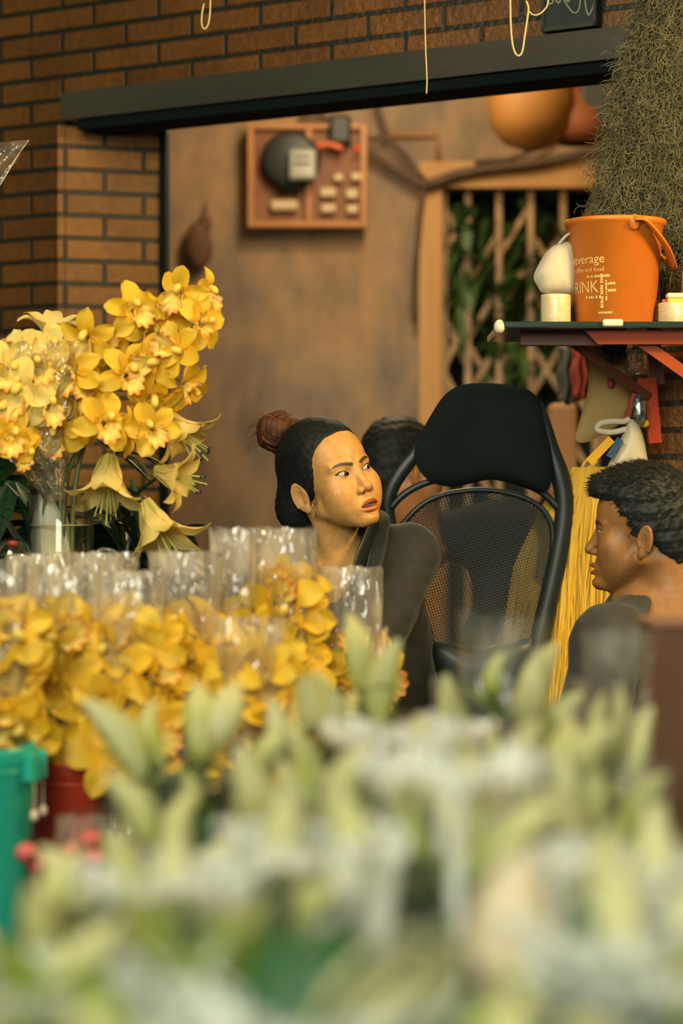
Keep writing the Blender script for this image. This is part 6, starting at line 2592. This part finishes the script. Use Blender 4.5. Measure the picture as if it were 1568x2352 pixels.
# cellophane collar round the pale orchids
t = thing('cellophane_wrap', 'crumpled cellophane wrapped round the pale orchids and their stems', 'cellophane', P(70, 1060, 4.56))
base = ORG[t.name]
mb = MB()


def wrapfn(u, v):
    a = 2 * PI * u
    pth = [(128, 1150), (105, 1085), (70, 1020), (55, 930), (70, 850), (95, 790)]
    rad = [22, 48, 88, 120, 128, 120]
    i = v * 5
    k = min(4, int(i))
    f = i - k
    x, y = lerp(pth[k][0], pth[k + 1][0], f), lerp(pth[k][1], pth[k + 1][1], f)
    r = lerp(rad[k], rad[k + 1], f) / F * 4.58
    n = 1 + .16 * mnoise.noise(Vector((math.cos(a) * 3, math.sin(a) * 3, v * 5))) + .07 * mnoise.noise(Vector((math.cos(a) * 9, math.sin(a) * 9, v * 11)))
    q = P(x, y, 4.60)
    return (q.x + r * n * math.cos(a), 4.60 + min(r, .075) * n * math.sin(a), q.z + .022 * v * mnoise.noise(Vector((math.cos(a) * 3, math.sin(a) * 3, 7))))


mb.grid(wrapfn, 72, 44, closed_u=True)
mb.build('film', film('wrap_film', (0.96, 0.95, 0.90), 0.10, (0.80, 0.72, 0.5), 0.09, 0.65, 1.0, 34), t, world=True)
mb = MB()
rr_ = random.Random(17)
for i in range(46):
    u, v = rr_.uniform(.5, 1), rr_.uniform(.08, .55)
    pts = []
    for s_ in range(8):
        u += rr_.gauss(0, .012)
        v += rr_.uniform(-.012, .03)
        q = Vector(wrapfn(u % 1, min(1, v)))
        pts.append(q + Vector((0, -.003, 0)))
    mb.tube(catmull(pts, 16), .00065, 3, cap=False)
mb.build('shredded_fibre', pmat('gold_fibre', (0.70, 0.58, 0.32), rough=.3), t, world=True)

# tip of a wrapped bouquet reaching in from the side, high up
t = thing('bouquet_film', 'pointed corner of clear film reaching in at the edge before the brick', 'film', P(-60, 430, 4.70))
mb = MB()


def cornerfn(u, v):
    p0, p1 = P(66, 322, 4.70), P(lerp(-10, -40, 0), 440, 4.70)
    q0, q1 = P(-160, 350, 4.70), P(-170, 700, 4.70)
    a = Vector(p0).lerp(p1, v)
    b = Vector(q0).lerp(q1, v)
    q = a.lerp(b, u)
    q.y += .03 * mnoise.noise(Vector((u * 4, v * 4, 2))) - .05 * u
    return q


mb.grid(cornerfn, 24, 20)
mb.build('film', M_FILM, t, world=True)
mb = MB()
mb.tube(catmull([P(66, 322, 4.699), P(40, 358, 4.699), P(14, 402, 4.699), P(-10, 440, 4.699)], 20), .0011, 5)
mb.build('film_edge', pmat('film_fold', (0.55, 0.48, 0.33), rough=.3), t, world=True)

# cardboard box at the right edge
c = P(1585, 0, 3.3)
t = thing('cardboard_box', 'brown cardboard box standing at the edge beside the lily bunches', 'box', (c.x, 3.3, BZ))
zt = P(0, 1440, 3.3).z - BZ
x0 = P(1505, 0, 3.24).x - c.x
mb = MB()
mb.box((x0, -.06, 0), (x0 + .22, .12, zt))
mb.build('carton', pmat('cardboard', (0.105, 0.045, 0.018), (0.13, 0.055, 0.022), 6, rough=.8), t, smooth=False, bevel=.004)
mb = MB()
mb.box((x0 - .004, -.064, zt), (x0 + .224, .124, zt + .010))
mb.build('lid', pmat('cardboard_lid', (0.20, 0.10, 0.05), rough=.8), t, smooth=False, bevel=.003)


# ---------------------------------------------------------------- lily bunches wrapped in film with painted daylight haze
def lily_proto(seed, nb, spread, hd, wfilm, pale, film_h, ruffle=True, haze=None, big=False, seams=(), bs=1.0):
    haze = haze or M_FILM_W
    r = random.Random(seed)
    t = thing('lily_bunch', 'lily bunch', 'lily bunch', (0, 0, -50))
    root = Vector((0, 0, 0))
    heads = []
    for i in range(nb):
        a = 2 * PI * (i * .381966 + r.uniform(-.05, .05))
        rad = spread * math.sqrt((i + .5) / nb)
        hgt = hd * (1 - .22 * (rad / spread) ** 2) + r.uniform(-.035, .02)
        p = Vector((rad * math.cos(a), rad * .75 * math.sin(a), hgt - .085 * bs))
        d = Vector((math.cos(a) * rad / spread * 1.15, math.sin(a) * rad / spread * 1.0, 1.0)) + Vector((r.gauss(0, .35), r.gauss(0, .30), r.gauss(0, .15)))
        heads.append((p, d.normalized()))
    mb = MB()
    for p, d in heads:
        mb.tube(catmull([root, Vector((p.x * .3, p.y * .3, p.z * .55)), p - d * .03, p], 12), [.0045] * 8 + [.004, .0035, .003, .003], 6)
    mb.build('stem', M_STEM, t)
    for i, (p, d) in enumerate(heads):
        b = r.choice(BUDS[:4] if not pale else [BUDS[0], BUDS[2], BUDS[4], BUDS[1]]) if bs < 1.5 else BUDS[4]
        place(b, 'bud', t, p, d, r.uniform(1.05, 1.35) * bs, r.uniform(0, 6))
    mb = MB()
    for p, d in heads:
        for k in range(3):
            a = r.uniform(0, 2 * PI)
            dr = Vector((math.cos(a), math.sin(a), r.uniform(.05, .8)))
            leaf_strip(mb, p - d * r.uniform(.0, .09), dr, r.uniform(.06, .115), r.uniform(.016, .026), r.uniform(.1, .5), n=6)
    mb.build('foliage', M_LEAF_L, t)
    mb = MB()
    for p, d in heads:
        for k in range(3):
            a = r.uniform(0, 2 * PI)
            leaf_strip(mb, p - d * r.uniform(.03, .12), Vector((math.cos(a), math.sin(a), r.uniform(-.1, .6))), r.uniform(.09, .16), r.uniform(.026, .044), .3, n=6)
    mb.build('lower_foliage', M_LEAF, t)
    if big:
        mb = MB()
        for k in range(10):
            a = 2 * PI * k / 10 + r.uniform(-.4, .4)
            leaf_strip(mb, Vector((.03 * math.cos(a), .03 * math.sin(a), hd - r.uniform(.11, .20))), Vector((math.cos(a) * .8, math.sin(a) * .8, 1)), r.uniform(.12, .17), r.uniform(.045, .070), .12, n=9)
        mb.build('broad_leaves', M_LEAF_D if big == 1 else M_LEAF_Y, t)
    mb = MB()
    fn = sleeve(mb, film_h, wfilm * .45, wfilm * .40, wfilm, wfilm * .72, seed, crease=.012, nv=24)
    mb.build('film', haze, t)
    for su in seams:
        mb = MB()
        mb.grid(lambda u, v: Vector(fn(su + (u - .5) * .030, .25 + .75 * v)) * 1.0 + Vector((0.0025 * math.cos(2 * PI * su), 0.0025 * math.sin(2 * PI * su), 0)), 6, 20)
        mb.build('seam', M_RIM, t)
    if ruffle:
        mb = MB()

        def ruf(u, v):
            a = 2 * PI * u
            q = Vector(fn(u, .955 + .045 * v))
            k = .0055 * math.sin(u * 2 * PI * 34 + math.sin(u * 40)) * (0.3 + v)
            return (q.x + (k + .003 + .006 * v) * math.cos(a), q.y + (k + .003 + .006 * v) * math.sin(a), q.z + .004 * math.sin(u * 2 * PI * 17) * v)
        mb.grid(ruf, 240, 4, closed_u=True)
        mb.build('ruffle', M_RIM, t)
    return t


def drop(proto, label, px, Y, headpy, rot, s=1.0, zb=BZ, hd=0.45, first=False):
    o = proto if first else copy_tree(proto)
    z = P(0, headpy, Y).z
    k = (z - zb) / hd
    o.location = (P(px, 0, Y).x, Y, zb)
    o.rotation_euler = (0, 0, math.radians(rot))
    o.scale = (s, s, k)
    o['label'] = label
    o['group'] = 'lily bunches in milky film'
    return o


M_LEAF_D = pmat('broad_dark_leaf', (0.012, 0.055, 0.016), (0.026, 0.095, 0.022), 8, rough=0.4, transl=0.2)
M_LEAF_Y = pmat('broad_bright_leaf', (0.13, 0.19, 0.022), (0.20, 0.26, 0.036), 8, rough=0.4, transl=0.3)
M_FILM_H = film('hazy_wrap', (0.99, 0.995, 0.985), 0.018, (0.92, 0.95, 0.86), 0.16, 0.20, 0.7, 16, blot=0.80, bscale=8)  # strong white blots painted for bright reflections on the film
PA = lily_proto(51, 9, .090, .45, .20, False, .36, False)
PB = lily_proto(52, 8, .080, .45, .18, True, .40, False)
PC = lily_proto(53, 11, .095, .45, .21, False, .41, False)
PD = lily_proto(54, 7, .075, .45, .17, True, .43, seams=(.75,))
PE = lily_proto(55, 10, .085, .45, .19, False, .35, False)
PF = lily_proto(56, 6, .080, .45, .19, True, .41, haze=M_FILM_H, seams=(.70,))
PG = lily_proto(57, 2, .060, .45, .20, True, .38, True, big=1, seams=(.86,), bs=1.2)
PH = lily_proto(58, 4, .075, .45, .20, True, .39, True, big=2, seams=(.66,), bs=1.2)
PJ = lily_proto(59, 4, .065, .45, .18, True, .38, False, bs=1.5)

drop(PA, 'lily bunch with wide pale buds right of the red bucket', 440, 2.95, 1545, 20, 1.0, first=True)
drop(PE, 'lily bunch with slim green buds in front of the nearly empty tall film', 810, 3.05, 1440, 75, 1.0, first=True)
drop(PC, 'lily bunch with bright green buds right before the chair', 1170, 2.98, 1478, 140, .92, first=True)
drop(PB, 'lily bunch half hidden before the man\'s dark shoulder', 1375, 2.80, 1505, 10, .62, first=True)
drop(PD, 'lily bunch low between the slim green buds and the tall white seam', 940, 2.62, 1625, 30, .95, first=True)
drop(PB, 'lily bunch with long yellow green leaves against the cardboard box', 1370, 2.40, 1640, 200, .8)
drop(PA, 'lily bunch in front of the bright green buds, below the chair', 1210, 2.50, 1605, 250, .9)
drop(PC, 'lily bunch in grey white film below the slim green buds', 700, 2.48, 1690, 60, .9)
drop(PE, 'lily bunch below the wide pale buds, beside the pink roses', 380, 2.42, 1800, 160, .9)
drop(PD, 'blurred lily bunch with a white seam standing tall in the centre', 1040, 2.10, 1690, 0, .82)
drop(PF, 'blurred lily bunch with ruffled film below the cardboard box', 1440, 2.02, 1860, 310, .85, first=True)
drop(PF, 'blurred lily bunch in bright white film, centre of the middle row', 720, 2.02, 1810, 120, .85)
drop(PF, 'blurred lily bunch with hazy film below the pink roses', 400, 1.98, 1890, 220, .8)
drop(PE, 'blurred lily bunch under the green bucket at the edge', 60, 2.05, 1985, 20, .85)
drop(PG, 'very blurred lily bunch with mint ruffle at the lower edge beside the box side', 1490, 1.66, 2010, 35, .8)
drop(PJ, 'very blurred lily bunch with big cream buds, below the white centre seam', 1190, 1.74, 1985, 280, .85, first=True)
drop(PF, 'very blurred lily bunch with drooping mint film rim below the cardboard box', 1430, 1.70, 1985, 35, .85)
drop(PH, 'very blurred lily bunch with a bright green leaf under the hazy centre film', 520, 1.66, 2040, 10, .7, first=True)
drop(PG, 'very blurred lily bunch with broad dark leaves beside the big cream buds', 760, 1.58, 2070, 0, .75, first=True)
drop(PH, 'very blurred lily bunch nearest below the green bucket', 130, 1.72, 2075, 100, .8)
drop(PG, 'nearest lily bunch of all, ruffled film rim across the bottom middle', 640, 1.43, 2055, 0, .72)
drop(PH, 'nearest lily bunch at the bottom edge below the big cream buds', 1080, 1.44, 2190, 60, .72)
drop(PG, 'nearest lily bunch in the bottom corner under the cardboard box side', 1480, 1.43, 2200, 240, .72)
drop(PH, 'nearest lily bunch in the bottom corner under the green bucket side', 230, 1.45, 2210, 330, .72)
